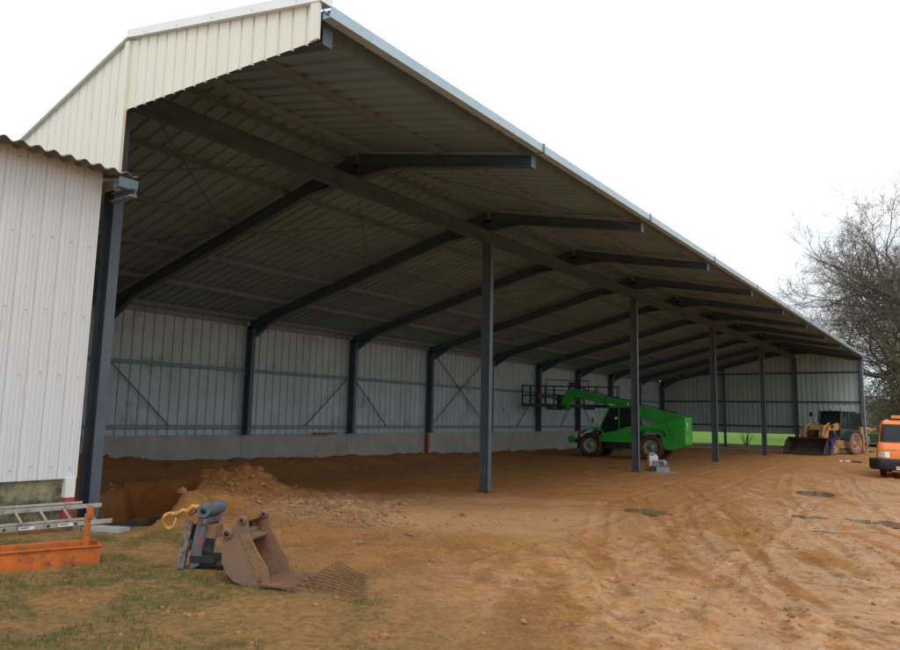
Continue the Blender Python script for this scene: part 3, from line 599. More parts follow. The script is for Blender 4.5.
# ---------------------------------------------------------------- yard clutter, near left
# loose digging bucket: local x towards its mouth, y across, local profile in x-z
z0 = h0(4.7, -.8)
bk = thing('digging_bucket', 'rusty toothed excavator bucket standing on the grass, open side to the right', 'excavator bucket', (4.6, -.95, .40), math.radians(28.1))
side = [(-.205, .30), (-.19, .46), (-.10, .50), (-.06, .575), (0.0, .585), (.03, .52), (.05, .42), (.14, .28), (.25, .14), (.285, .02), (.29, -.03), (.10, -.045), (-.05, -.01), (-.14, .06), (-.19, .15)]
W = .50
for y in (0, W):
    b = MB(); b.prism(side, y - .011, y + .011)
    b.build('side_plate', 'rust', bk, .004)
    b = MB(); yo = -.013 if y == 0 else W + .013
    b.prism([(.035, .44), (-.035, .40), (.05, .27), (.17, .02), (.285, .0), (.25, .14), (.14, .28)], yo - .008, yo + .008); b.build('wear_strip', 'rustlt', bk, .003)
    for (cx, cz, r) in ((-.025, .545, .038), (-.155, .415, .05)):
        b = MB(); b.lathe([(r * .5, -.035), (r, -.035), (r, .035), (r * .5, .035), (r * .5, -.035)], (cx, y, cz), 'y', 18); b.build('pin_boss', 'rust', bk)
        MB().lathe([(.001, -.04), (r * .5, -.04), (r * .5, .04), (.001, .04)], (cx, y, cz), 'y', 14).build('pin_hole', 'grease', bk)
sh_ = [(-.06, .50), (-.10, .48), (-.19, .44), (-.20, .30), (-.185, .15), (-.135, .06), (-.05, -.005), (.10, -.035), (.28, -.03)]
b = MB(); inn = [(x + .014, z + .016) for x, z in sh_]; b.prism(sh_ + inn[::-1], .01, W - .01); b.build('shell', 'rust', bk)
b = MB(); b.tube([(-.10, .0, .40), (-.10, W, .40)], .035, 12); b.box((-.03, W / 2, .365), (.10, W - .03, .02), (0, .3, 0)); b.build('cross_tube', 'rust', bk)
b = MB(); b.box((.37, W / 2 - .02, .0), (.30, W + .10, .03), (0, .03, 0)); b.build('cutting_lip', 'rustred', bk, .008)
for y in (-.03, .13, .29, .45):
    b = MB(); b.add([(.48, y - .045, -.03), (.48, y + .045, -.03), (.48, y + .045, .02), (.48, y - .045, .02), (.66, y - .024, -.035), (.66, y + .024, -.035), (.66, y + .024, -.012), (.66, y - .024, -.012)], [(3, 2, 1, 0), (4, 5, 6, 7), (0, 1, 5, 4), (1, 2, 6, 5), (2, 3, 7, 6), (3, 0, 4, 7)]); b.build('tooth', 'rustred', bk, .004)
bk.rotation_euler = (math.radians(-1), math.radians(2), math.radians(28.1))

# quick coupler frame
cp = thing('quick_coupler', 'worn blue and grey excavator coupler standing upright beside the rusty bucket', 'coupler', (3.75, -.9, .38), math.radians(28.1))
for y, m_ in ((0, 'blue'), (.26, 'greysteel')):
    b = MB(); b.prism([(.01, .0), (.10, .04), (.145, .42), (.175, .50), (.13, .53), (.06, .50), (.045, .42), (-.01, .1)], y - .014, y + .014); b.build('side_plate', m_, cp, .004)
    b = MB(); b.prism([(-.13, .02), (-.05, .0), (-.03, .16), (.02, .46), (-.06, .48), (-.085, .26)], y - .04, y - .012); b.build('side_plate', 'greysteel', cp, .004)
b = MB(); b.tube([(.13, -.05, .575), (.13, .31, .575)], .068, 20); b.build('drum', 'blue', cp); b = MB(); b.lathe([(.001, -.06), (.03, -.06), (.03, .32), (.001, .32)], (.13, 0, .575), 'y', 14); b.build('pin', 'grease', cp)
b = MB(); b.prism([(.06, .49), (.18, .50), (.16, .44), (.07, .42)], -.03, .29); b.build('crosspiece', 'greysteel', cp, .01)
b = MB(); b.box((.185, .10, .36), (.10, .16, .13)); b.build('lock_box', 'rust', cp, .01)
b = MB(); b.box((.13, .08, .10), (.26, .2, .07)); b.tube([(.02, .05, .03), (.30, .05, .05)], .036, 12); b.tube([(.28, .05, .05), (.33, .05, .05)], .045, 12); b.build('locking_ram', 'darkmetal', cp, .006)
b = MB(); b.tube([(-.09, .02, .03), (-.06, .02, .16), (-.02, .02, .28)], .025, 10); b.tube([(.03, .02, .02), (.02, .02, .12)], .03, 10); b.build('wedge_bolts', 'alu', cp)
b = MB(); b.box((-.01, .12, .30), (.05, .22, .24)); b.build('back_plate', 'grease', cp)
b = MB(); b.box((.095, -.018, .28), (.035, .006, .10), (0, -.12, 0)); b.build('red_decal', 'red', cp)
sl = thing('lifting_strap', 'dirty yellow lifting strap with a round hook hanging off the blue coupler', 'lifting strap', (3.75, -.9, .38), math.radians(28.1))
b = MB(); P = [(-.215 + .066 * math.cos(a), -.06 + .012 * math.sin(2 * a), .465 + .070 * math.sin(a)) for a in [math.radians(60 + i * 360 / 24) for i in range(25)]]
b.tube(P, .017, 8)
b.tube([(x + .012, y - .022, z + .008 * math.sin(9 * x)) for x, y, z in P[3:20]], .013, 6); b.build('hook', 'yellow', sl)
b = MB(); b.tube([(-.19, -.06, .53), (-.13, -.06, .535), (-.08, -.05, .57), (-.03, -.05, .56), (.01, -.04, .61), (.05, -.02, .60), (.09, .0, .60)], [.022, .027, .02, .03, .022, .03, .02], 8); b.build('strap', 'yellow', sl)
b = MB(); b.tube([(-.05, -.03, .60), (-.01, -.03, .53), (.04, -.03, .57)], .022, 8); b.build('knot', 'rustlt', sl)

# rusty mesh on the grass
ms = MB(); ang = math.radians(35); r_ = random.Random(3)
def mp(u, v, w=.0):
    x = 4.62 + u * math.cos(ang) - v * math.sin(ang); y = -.72 + u * math.sin(ang) + v * math.cos(ang); return (x, y, h0(x, y) + .045 + .03 * math.sin(2.2 * u + 1.3) + w)
import math as _m
corner = [(5.10, -.62), (5.86, -.66), (5.25, .02), (4.72, .18)]
def q4(s, t, w=0):
    a = V((*corner[0], 0)).lerp(V((*corner[1], 0)), s); c = V((*corner[3], 0)).lerp(V((*corner[2], 0)), s); p = a.lerp(c, t)
    return (p.x, p.y, h0(p.x, p.y) * .4 + .38 * .6 + .03 + .025 * math.sin(3 * s + 2 * t) + w)
for i in range(10):
    s = i / 9; pts = [q4(min(1, max(0, s + .012 * math.sin(9 * t + i))), t) for t in [j / 10 for j in range(11)]]
    ms.tube(pts, .0055, 5)
for j in range(10):
    t = j / 9; ms.tube([q4(s, min(1, max(0, t + .015 * math.sin(7 * s + j))), .009) for s in [i / 10 for i in range(11)]], .006, 5)
mo = ms.build('rebar_mesh', 'rustlt'); tag(mo, 'flat rusty wire mesh lying on the ground right of the bucket', 'wire mesh')

# orange steel hopper / blade with its upright
ob = thing('steel_trough', 'bright orange steel trough with one upright bracket, lying on the grass', 'steel trough', (2.86, -1.34, .34), math.radians(71 + 180))
b = MB(); L_ = 3.2
b.box((L_ / 2, 0, .11), (L_, .012, .22)); b.box((L_ / 2, -.42, .105), (L_, .012, .20)); b.box((.006, -.21, .11), (.012, .40, .215)); b.box((L_ - .006, -.21, .11), (.012, .40, .215)); b.box((L_ / 2, -.21, .02), (L_ - .03, .40, .012))
b.build('trough', 'orange', ob); b = MB(); b.box((L_ / 2, .012, .218), (L_ + .02, .03, .014)); b.box((L_ / 2, -.43, .206), (L_ + .02, .03, .018)); b.build('rim', 'orange', ob, .004)
b = MB(); b.box((.12, -.15, .32), (.06, .045, .40)); b.box((.105, -.145, .53), (.06, .045, .12), (0, .12, 0)); b.build('bracket', 'orange', ob, .008)
B((.12, -.176, .46), (.045, .006, .12)).build('rust_patch', 'rustred', ob)

# ladder lying along the shed
ld = thing('ladder', 'aluminium ladder lying flat in front of the old shed wall', 'ladder', (.78, -.28, 0), math.radians(263))
Lz = .53
for y, z in ((.02, Lz - .06), (-.38, Lz + .10)): B((1.6, y, z), (3.5, .024, .058)).build('rail', 'alu', ld, .003)
for y, z in ((.035, Lz - .005), (-.37, Lz + .155)): B((1.75, y, z), (3.3, .022, .030)).build('rail', 'alu', ld, .003)
for k in range(12):
    MB().tube([(.05 + k * .28, .03, Lz - .05), (.05 + k * .28, -.39, Lz + .10)], .017, 8).build('rung', 'alu', ld)
for x in (.42, .86):
    b = MB(); b.box((x, .0345, Lz - .06), (.17, .003, .034)); st = b.build('sticker', 'white', ld); b = MB(); b.box((x + .02, .0375, Lz - .056), (.10, .002, .012)); b.build('sticker_print', 'blueink', st)
for x in (.3, .62, 1.1): B((x, .037, Lz - .06), (.03, .012, .03)).build('rung_end', 'black', ld)
for x in (.3, 2.8):
    bb = B((.60 - x * .12, -.28 - x, .40), (.50, .09, .08)).build('timber_batten', 'timber'); tag(bb, 'timber batten under the %s end of the ladder' % ('near right' if x < 1 else 'far left'), 'timber')

# drain pipe in the trench
b = MB(); b.tube([(.78, -.12, .30), (.1, .66, .24), (-.7, 1.45, .12), (-1.5, 2.15, -.0), (-2.4, 2.9, -.3)], .11, 20); pp = b.build('drain_pipe', 'darkpipe'); tag(pp, 'black plastic drain pipe lying in the trench beside the corner post', 'drain pipe')
B((1.0, -.30, .40), (.55, .20, .05), (0, 0, .4)).build('stone_slab', 'concrete'); tag(C.objects['stone_slab'], 'flat pale slab at the edge of the trench', 'slab')

# jug and blocks by the second tall post
x, y = .05, 21.55
jz = h0(x, y)
jg = thing('jerrycan', 'white plastic jerrycan standing beside the second free-standing post', 'jerrycan', (x, y, jz), math.radians(40))
b = MB(); b.box((0, 0, .27), (.36, .30, .54)); b.build('can_body', 'jug', jg, .05)
b = MB(); b.tube([(-.11, 0, .52), (-.09, 0, .62), (.05, 0, .62), (.07, 0, .52)], .024, 8); b.build('handle', 'jug', jg)
b = MB(); b.lathe([(.001, .60), (.04, .60), (.04, .52), (.001, .52)], (.13, 0, 0), 'z', 14); b.build('cap', 'jug', jg)
def cblock(loc, rz, lab, tilt=0):
    o = thing('concrete_block', lab, 'concrete block', loc, math.radians(rz), 'hollow concrete blocks beside the jerrycan'); o.rotation_euler[1] = tilt
    b = MB(); L2, W2, H2 = .50, .22, .20
    b.box((0, -W2 / 2 + .015, H2 / 2), (L2, .03, H2)); b.box((0, W2 / 2 - .015, H2 / 2), (L2, .03, H2))
    for xx in (-L2 / 2 + .015, 0, L2 / 2 - .015): b.box((xx, 0, H2 / 2), (.03, W2 - .062, H2 - .002))
    b.box((0, 0, .02), (L2 - .062, W2 - .062, .03))
    b.build('block_body', 'block', o, .004)
gx, gy = .62, 21.0
cblock((gx, gy, h0(gx, gy)), 38, 'lower concrete block of the small stack, nearest the camera')
cblock((gx - .30, gy + .28, h0(gx, gy)), 50, 'concrete block behind the small stack, next to the jerrycan')
cblock((gx - .14, gy + .12, h0(gx, gy) + .21), 28, 'topmost concrete block of the small stack', .02)
b = MB(); n = 9; vs = []
for i in range(n):
    for j in range(n):
        u, v = i / (n - 1) - .5, j / (n - 1) - .5; vs.append((gx - .05 + u * .36, gy + .12 + v * .3, h0(gx, gy) + .43 + .05 * float(fbm(i * .6, j * .6, 3, 2)) - .5 * max(0, abs(u) - .28) - .4 * max(0, abs(v) - .3)))
b.add(vs, [(i * n + j, (i + 1) * n + j, (i + 1) * n + j + 1, i * n + j + 1) for i in range(n - 1) for j in range(n - 1)], True); so = b.build('plastic_sheet', 'bluegrey'); md = so.modifiers.new('s', 'SOLIDIFY'); md.thickness = .006
tag(so, 'crumpled pale plastic sheet on top of the concrete blocks', 'plastic sheet')
b = MB(); b.box((gx + .1, gy - .15, h0(gx, gy) + .012), (.95, .5, .03), (0, 0, .6)); tag(b.build('flat_board', 'block'), 'thin grey board on the mud under the concrete blocks', 'board')

# bits on the mud before the digger
for i, (x, y, l, m_, lb) in enumerate(((5.2, 36.2, .45, 'darkmetal', 'short dark offcut lying on the mud between digger and van'), (4.75, 36.5, .22, 'white', 'small white scrap lying on the mud left of the dark offcut'), (4.45, 36.3, .16, 'white', 'smallest white scrap on the mud, furthest left'))):
    tag(B((x, y, h0(x, y) + .04), (l, .12, .07), (0, .1, .3 * i)).build('scrap', m_), lb, 'scrap')

# ---------------------------------------------------------------- the man at the digger
def skin(name, pts, edges, rad, m, parent, sub=1):
    me = bpy.data.meshes.new(name); me.from_pydata(pts, edges, []); o = bpy.data.objects.new(name, me); C.objects.link(o)
    o.modifiers.new('sk', 'SKIN')
    for i, r in enumerate(rad): me.skin_vertices[0].data[i].radius = r if isinstance(r, tuple) else (r, r)
    me.skin_vertices[0].data[0].use_root = True
    s_ = o.modifiers.new('ss', 'SUBSURF'); s_.levels = s_.render_levels = sub + 1
    bpy.context.view_layer.update()
    m2 = bpy.data.meshes.new_from_object(o.evaluated_get(bpy.context.evaluated_depsgraph_get())); bpy.data.objects.remove(o)
    m2.materials.clear(); m2.materials.append(M[m]); m2.polygons.foreach_set('use_smooth', [True] * len(m2.polygons))
    o2 = bpy.data.objects.new(name, m2); C.objects.link(o2); o2.parent = parent; return o2
px, py = 3.10, 43.1
ps = thing('person', 'man in dark blue jacket and work trousers standing beside the digger bucket', 'person', (px, py, h0(px, py) + .01), math.radians(38))
# local: +x is the way he faces (towards the machine's side), y to his left
J = dict(pel=(0, 0, .93), wai=(.01, 0, 1.10), che=(.05, 0, 1.32), nk=(.09, 0, 1.50), hd0=(.12, 0, 1.58), hd1=(.135, 0, 1.68), hd2=(.13, 0, 1.75),
 hl=(0, .09, .90), kl=(.10, .11, .50), al=(.02, .12, .09), tl=(.17, .13, .035), hr=(0, -.09, .90), kr=(-.03, -.11, .49), ar=(-.16, -.12, .09), tr=(-.01, -.14, .035),
 sl=(.05, .19, 1.42), el=(.16, .25, 1.17), wl=(.38, .22, 1.10), sr=(.05, -.19, 1.42), er=(.10, -.25, 1.16), wr=(.30, -.22, 1.02))
K = list(J); P = [J[k] for k in K]; E_ = [(K.index(a), K.index(c)) for a, c in [('pel', 'wai'), ('wai', 'che'), ('che', 'nk'), ('nk', 'hd0'), ('hd0', 'hd1'), ('hd1', 'hd2'), ('pel', 'hl'), ('hl', 'kl'), ('kl', 'al'), ('al', 'tl'), ('pel', 'hr'), ('hr', 'kr'), ('kr', 'ar'), ('ar', 'tr'), ('che', 'sl'), ('sl', 'el'), ('el', 'wl'), ('che', 'sr'), ('sr', 'er'), ('er', 'wr')]]
Rr = dict(pel=(.14, .10), wai=(.13, .10), che=(.15, .11), nk=.055, hd0=.07, hd1=.098, hd2=.07, hl=.085, kl=.058, al=.042, tl=.04, hr=.085, kr=.058, ar=.042, tr=.04, sl=.06, el=.045, wl=.03, sr=.06, er=.045, wr=.03)
# palms and fingers
for sd, w in (('l', J['wl']), ('r', J['wr'])):
    w = V(w); pl_ = w + V((.08, 0, -.02)); P.append(tuple(pl_)); K.append('p' + sd); Rr['p' + sd] = .026; E_.append((K.index('w' + sd), len(P) - 1)); pi_ = len(P) - 1
    for f in range(4):
        q1 = pl_ + V((.045, (-.024 + .016 * f), -.01)); q2 = q1 + V((.035, 0, -.02))
        P += [tuple(q1), tuple(q2)]; K += ['f1%s%d' % (sd, f), 'f2%s%d' % (sd, f)]; Rr[K[-2]] = .009; Rr[K[-1]] = .008; E_ += [(pi_, len(P) - 2), (len(P) - 2, len(P) - 1)]
    q1 = w + V((.05, -.04 if sd == 'l' else .04, .0)); P.append(tuple(q1)); K.append('th' + sd); Rr['th' + sd] = .011; E_.append((pi_, len(P) - 1))
skin('body', P, E_, [Rr[k] for k in K], 'skin', ps)
def sub(keys, ed, grow, name, m, over={}):
    pts = [over.get(k + '!', J[k]) for k in keys]; e = [(keys.index(a), keys.index(c)) for a, c in ed]
    rr = [tuple(v + grow for v in (Rr[k] if isinstance(Rr[k], tuple) else (Rr[k],) * 2)) for k in keys]
    return skin(name, pts, e, rr, m, ps)
sub(['che', 'wai', 'pel', 'sl', 'el', 'wl', 'sr', 'er', 'wr'], [('che', 'wai'), ('wai', 'pel'), ('che', 'sl'), ('sl', 'el'), ('el', 'wl'), ('che', 'sr'), ('sr', 'er'), ('er', 'wr')], .042, 'jacket', 'navy')
sub(['pel', 'hl', 'kl', 'al', 'hr', 'kr', 'ar'], [('pel', 'hl'), ('hl', 'kl'), ('kl', 'al'), ('pel', 'hr'), ('hr', 'kr'), ('kr', 'ar')], .034, 'trousers', 'blueware')
sub(['al', 'tl'], [('al', 'tl')], .014, 'boot', 'boot'); sub(['ar', 'tr'], [('ar', 'tr')], .014, 'boot', 'boot')
b = MB(); c = V((.125, 0, 1.69)); rows = []
for i in range(7):
    th = PI * .55 * i / 6
    for k in range(16): a = 2 * PI * k / 16; rows.append(c + V((-.012 + .112 * math.sin(th) * math.cos(a), .098 * math.sin(th) * math.sin(a), .118 * math.cos(th) + (.03 if math.cos(a) > .2 else -.02) * i / 6)))
b.add(rows, [(i * 16 + k, i * 16 + (k + 1) % 16, (i + 1) * 16 + (k + 1) % 16, (i + 1) * 16 + k) for i in range(6) for k in range(16)], True); b.build('hair', 'hair', ps)
b = MB(); b.add([(.222, 0, 1.70), (.252, 0, 1.655), (.222, .014, 1.652), (.222, -.014, 1.652)], [(0, 2, 1), (0, 1, 3), (1, 2, 3)])
for s in (1, -1): b.lathe([(.001, -.012), (.024, -.008), (.024, .004), (.001, .01)], (.13, .098 * s, 1.67), 'y', 10)
b.build('face_features', 'skin', ps)
b = MB()
for s in (1, -1): b.box((.226, .034 * s, 1.70), (.008, .018, .008))
b.box((.224, 0, 1.625), (.008, .04, .006)); b.build('eyes_and_mouth', 'hair', ps)
# ---------------------------------------------------------------- ground
def axis(segs):
    out = []
    for a, c, st in segs:
        n = max(1, int(round((c - a) / st))); out += [a + (c - a) * i / n for i in range(n)]
    return np.array(out + [segs[-1][1]])
xs = axis([(-500, -60, 40), (-60, -12, 6), (-12, -9.5, .12), (-9.5, -.5, .09), (-.5, 10.6, .045), (10.6, 14, .12), (14, 24, .8), (24, 60, 6), (60, 500, 40)])
ys = axis([(-60, -12, 6), (-12, -4, .6), (-4, 8, .045), (8, 14, .075), (14, 24, .12), (24, 52, .25), (52, 90, 2), (90, 700, 40)])
XX, YY = np.meshgrid(xs, ys, indexing='ij')
ZZ = np.concatenate([H(XX[i:i + 60], YY[i:i + 60]) for i in range(0, len(xs), 60)])
nx, ny = XX.shape
me = bpy.data.meshes.new('ground'); co = np.stack([XX, YY, ZZ], -1).reshape(-1, 3)
idx = np.arange(nx * ny).reshape(nx, ny)
fc = np.stack([idx[:-1, :-1], idx[1:, :-1], idx[1:, 1:], idx[:-1, 1:]], -1).reshape(-1, 4)
me.vertices.add(len(co)); me.vertices.foreach_set('co', co.ravel()); me.loops.add(fc.size); me.loops.foreach_set('vertex_index', fc.ravel())
me.polygons.add(len(fc)); me.polygons.foreach_set('loop_start', np.arange(0, fc.size, 4)); me.polygons.foreach_set('loop_total', np.full(len(fc), 4)); me.update(); me.validate()
me.polygons.foreach_set('use_smooth', [True] * len(fc))
def grass_mask(X, Y):
    zone = sst(7.8, 4.4, X + .9 * (Y + .5)) * sst(-60, -50, Y) * sst(-1.5, .5, X)
    zone = zone * sst(1.1, -.1, Y)
    n = fbm(X * 1.5, Y * 1.5, 4, 71)
    return np.clip(zone * sst(.46, .60, n + .05 * sst(6, 3, X)), 0, 1)
R_ = grass_mask(XX, YY)
G_ = np.clip(sst(1.5, .75, np.sqrt(((XX - 1.6) / 2.9) ** 2 + ((YY - 6.3) / 3.2) ** 2) + .55 * (fbm(XX * .9, YY * .9, 4, 81) - .5)), 0, 1)
wz = sst(4.6, 7.2, XX + .07 * YY) * sst(34, 20, YY) * sst(-1.5, 1, YY)
B_ = np.clip(wz * sst(.40, .56, fbm((XX * .89 + YY * .45) * 2.6, (YY * .89 - XX * .45) * .55, 5, 91) + .10 * (bell(XX, YY, 8.6, 3.5, 1.6, 3.2) + bell(XX, YY, 8.2, 12, 2.2, 5))), 0, 1)
A_ = np.clip(bell(XX, YY, -2.6, 9.6, 4.2, 2.2, .5) * 1.3 + bell(XX, YY, 2.6, 9.2, 2.6, 1.1, .9) + sst(3.2, 1.2, XX + 9.86) + bell(XX, YY, -3.5, 4, 3.5, 3.5), 0, 1) * sst(.3, .6, fbm(XX * .8, YY * .8, 4, 95))
ca = me.color_attributes.new('zone', 'FLOAT_COLOR', 'POINT'); ca.data.foreach_set('color', np.stack([R_, G_, B_, A_], -1).astype(np.float32).ravel())
go = bpy.data.objects.new('ground', me); C.objects.link(go); go['kind'] = 'structure'
m = bpy.data.materials.new('mud'); m.use_nodes = True; nt = m.node_tree; N = nt.nodes; L = nt.links; b_ = N['Principled BSDF']
geo = N.new('ShaderNodeNewGeometry'); att = N.new('ShaderNodeAttribute'); att.attribute_name = 'zone'; sp = N.new('ShaderNodeSeparateColor'); L.new(att.outputs['Color'], sp.inputs[0])
def noise(sc, det=8, ro=.6, vec=None):
    n = N.new('ShaderNodeTexNoise'); n.inputs['Scale'].default_value = sc; n.inputs['Detail'].default_value = det; n.inputs['Roughness'].default_value = ro; L.new(vec or geo.outputs['Position'], n.inputs['Vector']); return n.outputs[0]
def rng(v, a, c, lo=0, hi=1):
    r = N.new('ShaderNodeMapRange'); r.inputs[1].default_value = a; r.inputs[2].default_value = c; r.inputs[3].default_value = lo; r.inputs[4].default_value = hi; L.new(v, r.inputs[0]); return r.outputs[0]
def mix(f, a, c, mode='MIX'):
    x = N.new('ShaderNodeMix'); x.data_type = 'RGBA'; x.blend_type = mode
    (L.new(f, x.inputs[0]) if not isinstance(f, float) else setattr(x.inputs[0], 'default_value', f))
    for v, i in ((a, 6), (c, 7)):
        (L.new(v, x.inputs[i]) if not isinstance(v, tuple) else setattr(x.inputs[i], 'default_value', (*v, 1)))
    return x.outputs[2]
def mul(a, c, op='MULTIPLY'):
    x = N.new('ShaderNodeMath'); x.operation = op
    for v, i in ((a, 0), (c, 1)): (L.new(v, x.inputs[i]) if not isinstance(v, (float, int)) else setattr(x.inputs[i], 'default_value', v))
    return x.outputs[0]
c1 = mix(rng(noise(.28, 6), .35, .65), (.62, .28, .085), (.49, .225, .072))
c1 = mix(rng(noise(1.7, 9, .7), .42, .68), c1, (.28, .13, .048))
c1 = mix(rng(noise(6.5, 9, .75), .5, .72), c1, (.54, .32, .15))
c1 = mix(rng(noise(22, 8, .8), .47, .62, 0, .85), c1, (.20, .09, .034)); c1 = mix(rng(noise(47, 6, .8), .54, .68, 0, .7), c1, (.64, .42, .23))
c1 = mix(mul(sp.outputs[1], rng(noise(5, 8, .7), .3, .6, .55, 1.)), c1, (.62, .37, .185))
c1 = mix(mul(att.outputs['Alpha'], .5), c1, (.40, .145, .042))
wet = mul(sp.outputs[2], rng(noise(4.2, 9, .72), .38, .62))
c1 = mix(mul(wet, .4), c1, (.48, .32, .18))
gm = mul(sp.outputs[0], rng(noise(7, 9, .75), .38, .66, 0, .75))
left = mix(rng(noise(2.3, 8, .7), .4, .65), (.47, .265, .105), (.31, .205, .082)); left = mix(rng(noise(14, 9, .8), .46, .62, 0, .8), left, (.13, .085, .038))
pos = N.new('ShaderNodeSeparateXYZ'); L.new(geo.outputs['Position'], pos.inputs[0])
lz = mul(rng(mul(pos.outputs[0], mul(pos.outputs[1], 1.1), 'ADD'), 7.6, 5.2), rng(pos.outputs[0], -1.0, 1.0))
c1 = mix(mul(mul(lz, rng(pos.outputs[1], 1.2, -.4)), .85), c1, left)
c1 = mix(gm, c1, mix(rng(noise(30, 5), .4, .6), (.075, .105, .028), (.14, .13, .05)))
# far land beyond the building turns to grass
L.new(c1, b_.inputs['Base Color'])
ro = rng(wet, .1, .9, .85, .12); L.new(mul(ro, rng(att.outputs['Alpha'], 0, 1, 1, .8)), b_.inputs['Roughness'])
L.new(rng(wet, 0, 1, .12, .75), b_.inputs['Specular IOR Level'])
bh_ = mul(mul(noise(7, 12, .82), 1.3), mul(noise(38, 8, .85), .6), 'ADD'); bp = N.new('ShaderNodeBump'); L.new(rng(wet, 0, 1, .85, .14), bp.inputs['Strength']); bp.inputs['Distance'].default_value = .045; L.new(bh_, bp.inputs['Height']); L.new(bp.outputs[0], b_.inputs['Normal'])
me.materials.append(m)

# puddles
for i, (cx, cy, rx, ry, a) in enumerate(PUDDLES):
    z = float(np.median(H(cx + rx * .5 * np.cos(np.arange(12)), cy + ry * .5 * np.sin(np.arange(12))))) + .012
    n = 40; vs = [(cx, cy, z)]
    for k in range(n):
        t = 2 * PI * k / n; rr = 1.0 + .35 * (float(fbm(3 * math.cos(t) + i, 3 * math.sin(t), 3, 3)) - .5) * 2; u, w = rx * rr * math.cos(t), ry * rr * math.sin(t)
        vs.append((cx + u * math.cos(a) - w * math.sin(a), cy + u * math.sin(a) + w * math.cos(a), z))
    MB().add(vs, [(0, k + 1, (k + 1) % n + 1) for k in range(n)]).build('puddle', 'water')['kind'] = 'structure'

# ---------------------------------------------------------------- field behind
fm = bpy.data.materials.new('field'); fm.use_nodes = True; nt = fm.node_tree; N = nt.nodes; L = nt.links; b_ = N['Principled BSDF']; geo = N.new('ShaderNodeNewGeometry')
f1 = mix(rng(noise(.12, 6), .35, .65), (.085, .175, .012), (.115, .215, .018)); f1 = mix(rng(noise(2.2, 8, .7), .5, .75), f1, (.10, .20, .03)); L.new(f1, b_.inputs['Base Color']); b_.inputs['Roughness'].default_value = .9; b_.inputs['Specular IOR Level'].default_value = .1
fx = axis([(-300, -40, 20), (-40, 5.5, 1.2)]); fy = axis([(50.75, 80, 1.2), (80, 400, 16)])
vs = []; 
for x in fx:
    for y in fy: vs.append((x, y, .18 + .10 * float(fbm(x * .5, y * .5, 3, 9)) + .006 * max(0, y - 60)))
k = len(fy); fo = MB().add(vs, [(i * k + j, (i + 1) * k + j, (i + 1) * k + j + 1, i * k + j + 1) for i in range(len(fx) - 1) for j in range(k - 1) if fx[i + 1] < 4.9 - (fy[j] - 51) * .16], True).build('field', fm); fo['kind'] = 'structure'
fx = axis([(-12, 60, 4), (60, 400, 40)]); fy = axis([(66, 110, 4), (110, 500, 30)]); vs = []
for x in fx:
    for y in fy: vs.append((x, y, .2 + .25 * float(fbm(x * .2, y * .2, 3, 9)) - .1))
k = len(fy); fo = MB().add(vs, [(i * k + j, (i + 1) * k + j, (i + 1) * k + j + 1, i * k + j + 1) for i in range(len(fx) - 1) for j in range(k - 1)], True).build('meadow', mat('meadow', (.13, .14, .05), .95, 0, .4, .4)); fo['kind'] = 'structure'
# far wooded ridge
vs = []; n = 120
for i in range(n + 1):
    t = i / n; x = -420 + 760 * t; y = 430 + 40 * math.sin(t * 5); h = 6 + 14 * float(fbm(i * .12, 2, 4, 4)) + 1.6 * float(vnoise(i * 1.7, 0, 3)); vs += [(x, y, -1), (x, y - 2, h * .7), (x, y + 12, h), (x, y + 60, -1)]
mr = mat('distant_wood', (.14, .16, .17), .95, 0, .25, .05)
ro_ = MB().add(vs, [(4 * i + q, 4 * i + 4 + q, 4 * i + 5 + q, 4 * i + 1 + q) for i in range(n) for q in range(3)], True).build('distant_ridge', mr); ro_['kind'] = 'structure'

# ---------------------------------------------------------------- stones, clods and grass blades
rs = random.Random(11)
def rock(b, x, y, r, fl=.6, z=None):
    z = (h0(x, y) if z is None else z) + r * fl * .35; n = 6; vs = [(x + rs.uniform(-.2, .2) * r, y + rs.uniform(-.2, .2) * r, z + r * fl)]
    a0 = rs.random() * 6
    for lv, rr in ((.35, .85), (-.35, 1.0)):
        for k in range(n): a = a0 + 2 * PI * k / n; q = rr * r * rs.uniform(.72, 1.2); vs.append((x + q * math.cos(a), y + q * math.sin(a) * .8, z + lv * r * fl * rs.uniform(.7, 1.3)))
    b.add(vs, [(0, 1 + k, 1 + (k + 1) % n) for k in range(n)] + [(1 + k, 1 + n + k, 1 + n + (k + 1) % n, 1 + (k + 1) % n) for k in range(n)])
b = MB()
for i in range(1000):
    x = rs.gauss(1.75, .95); y = 3.0 + (x - 1.75) * -.35 + rs.gauss(0, .42)
    rock(b, x, y, min(.06, .008 + rs.expovariate(70)))
for i in range(90):
    x = rs.gauss(-1.6, 1.3); y = rs.gauss(3.4, 1.0); rock(b, x, y, min(.1, .02 + rs.expovariate(40)))
for i in range(420):
    x = rs.uniform(2, 10); y = rs.uniform(-3, 9); rock(b, x, y, min(.035, .006 + rs.expovariate(160)))
o = b.build('rubble', 'stone'); o['kind'] = 'stuff'; tag(o, 'pale stones and rubble spread over the brown mud', 'rubble')
b = MB()
for i in range(2600):
    t = rs.random()
    if t < .35: x, y = rs.gauss(-1.6, 1.7), rs.gauss(3.6, 1.3)
    elif t < .6: x, y = -9.6 + abs(rs.gauss(0, .7)), rs.uniform(2, 46)
    else: x, y = rs.uniform(3, 11), rs.uniform(-2.5, 12)
    if x < -9.7: continue
    rock(b, x, y, min(.11 if t < .6 else .04, .008 + rs.expovariate(60 if t < .6 else 130)), .7)
o = b.build('loose_earth', 'clod'); o['kind'] = 'stuff'; tag(o, 'loose brown earth clods scattered over the ground', 'earth')
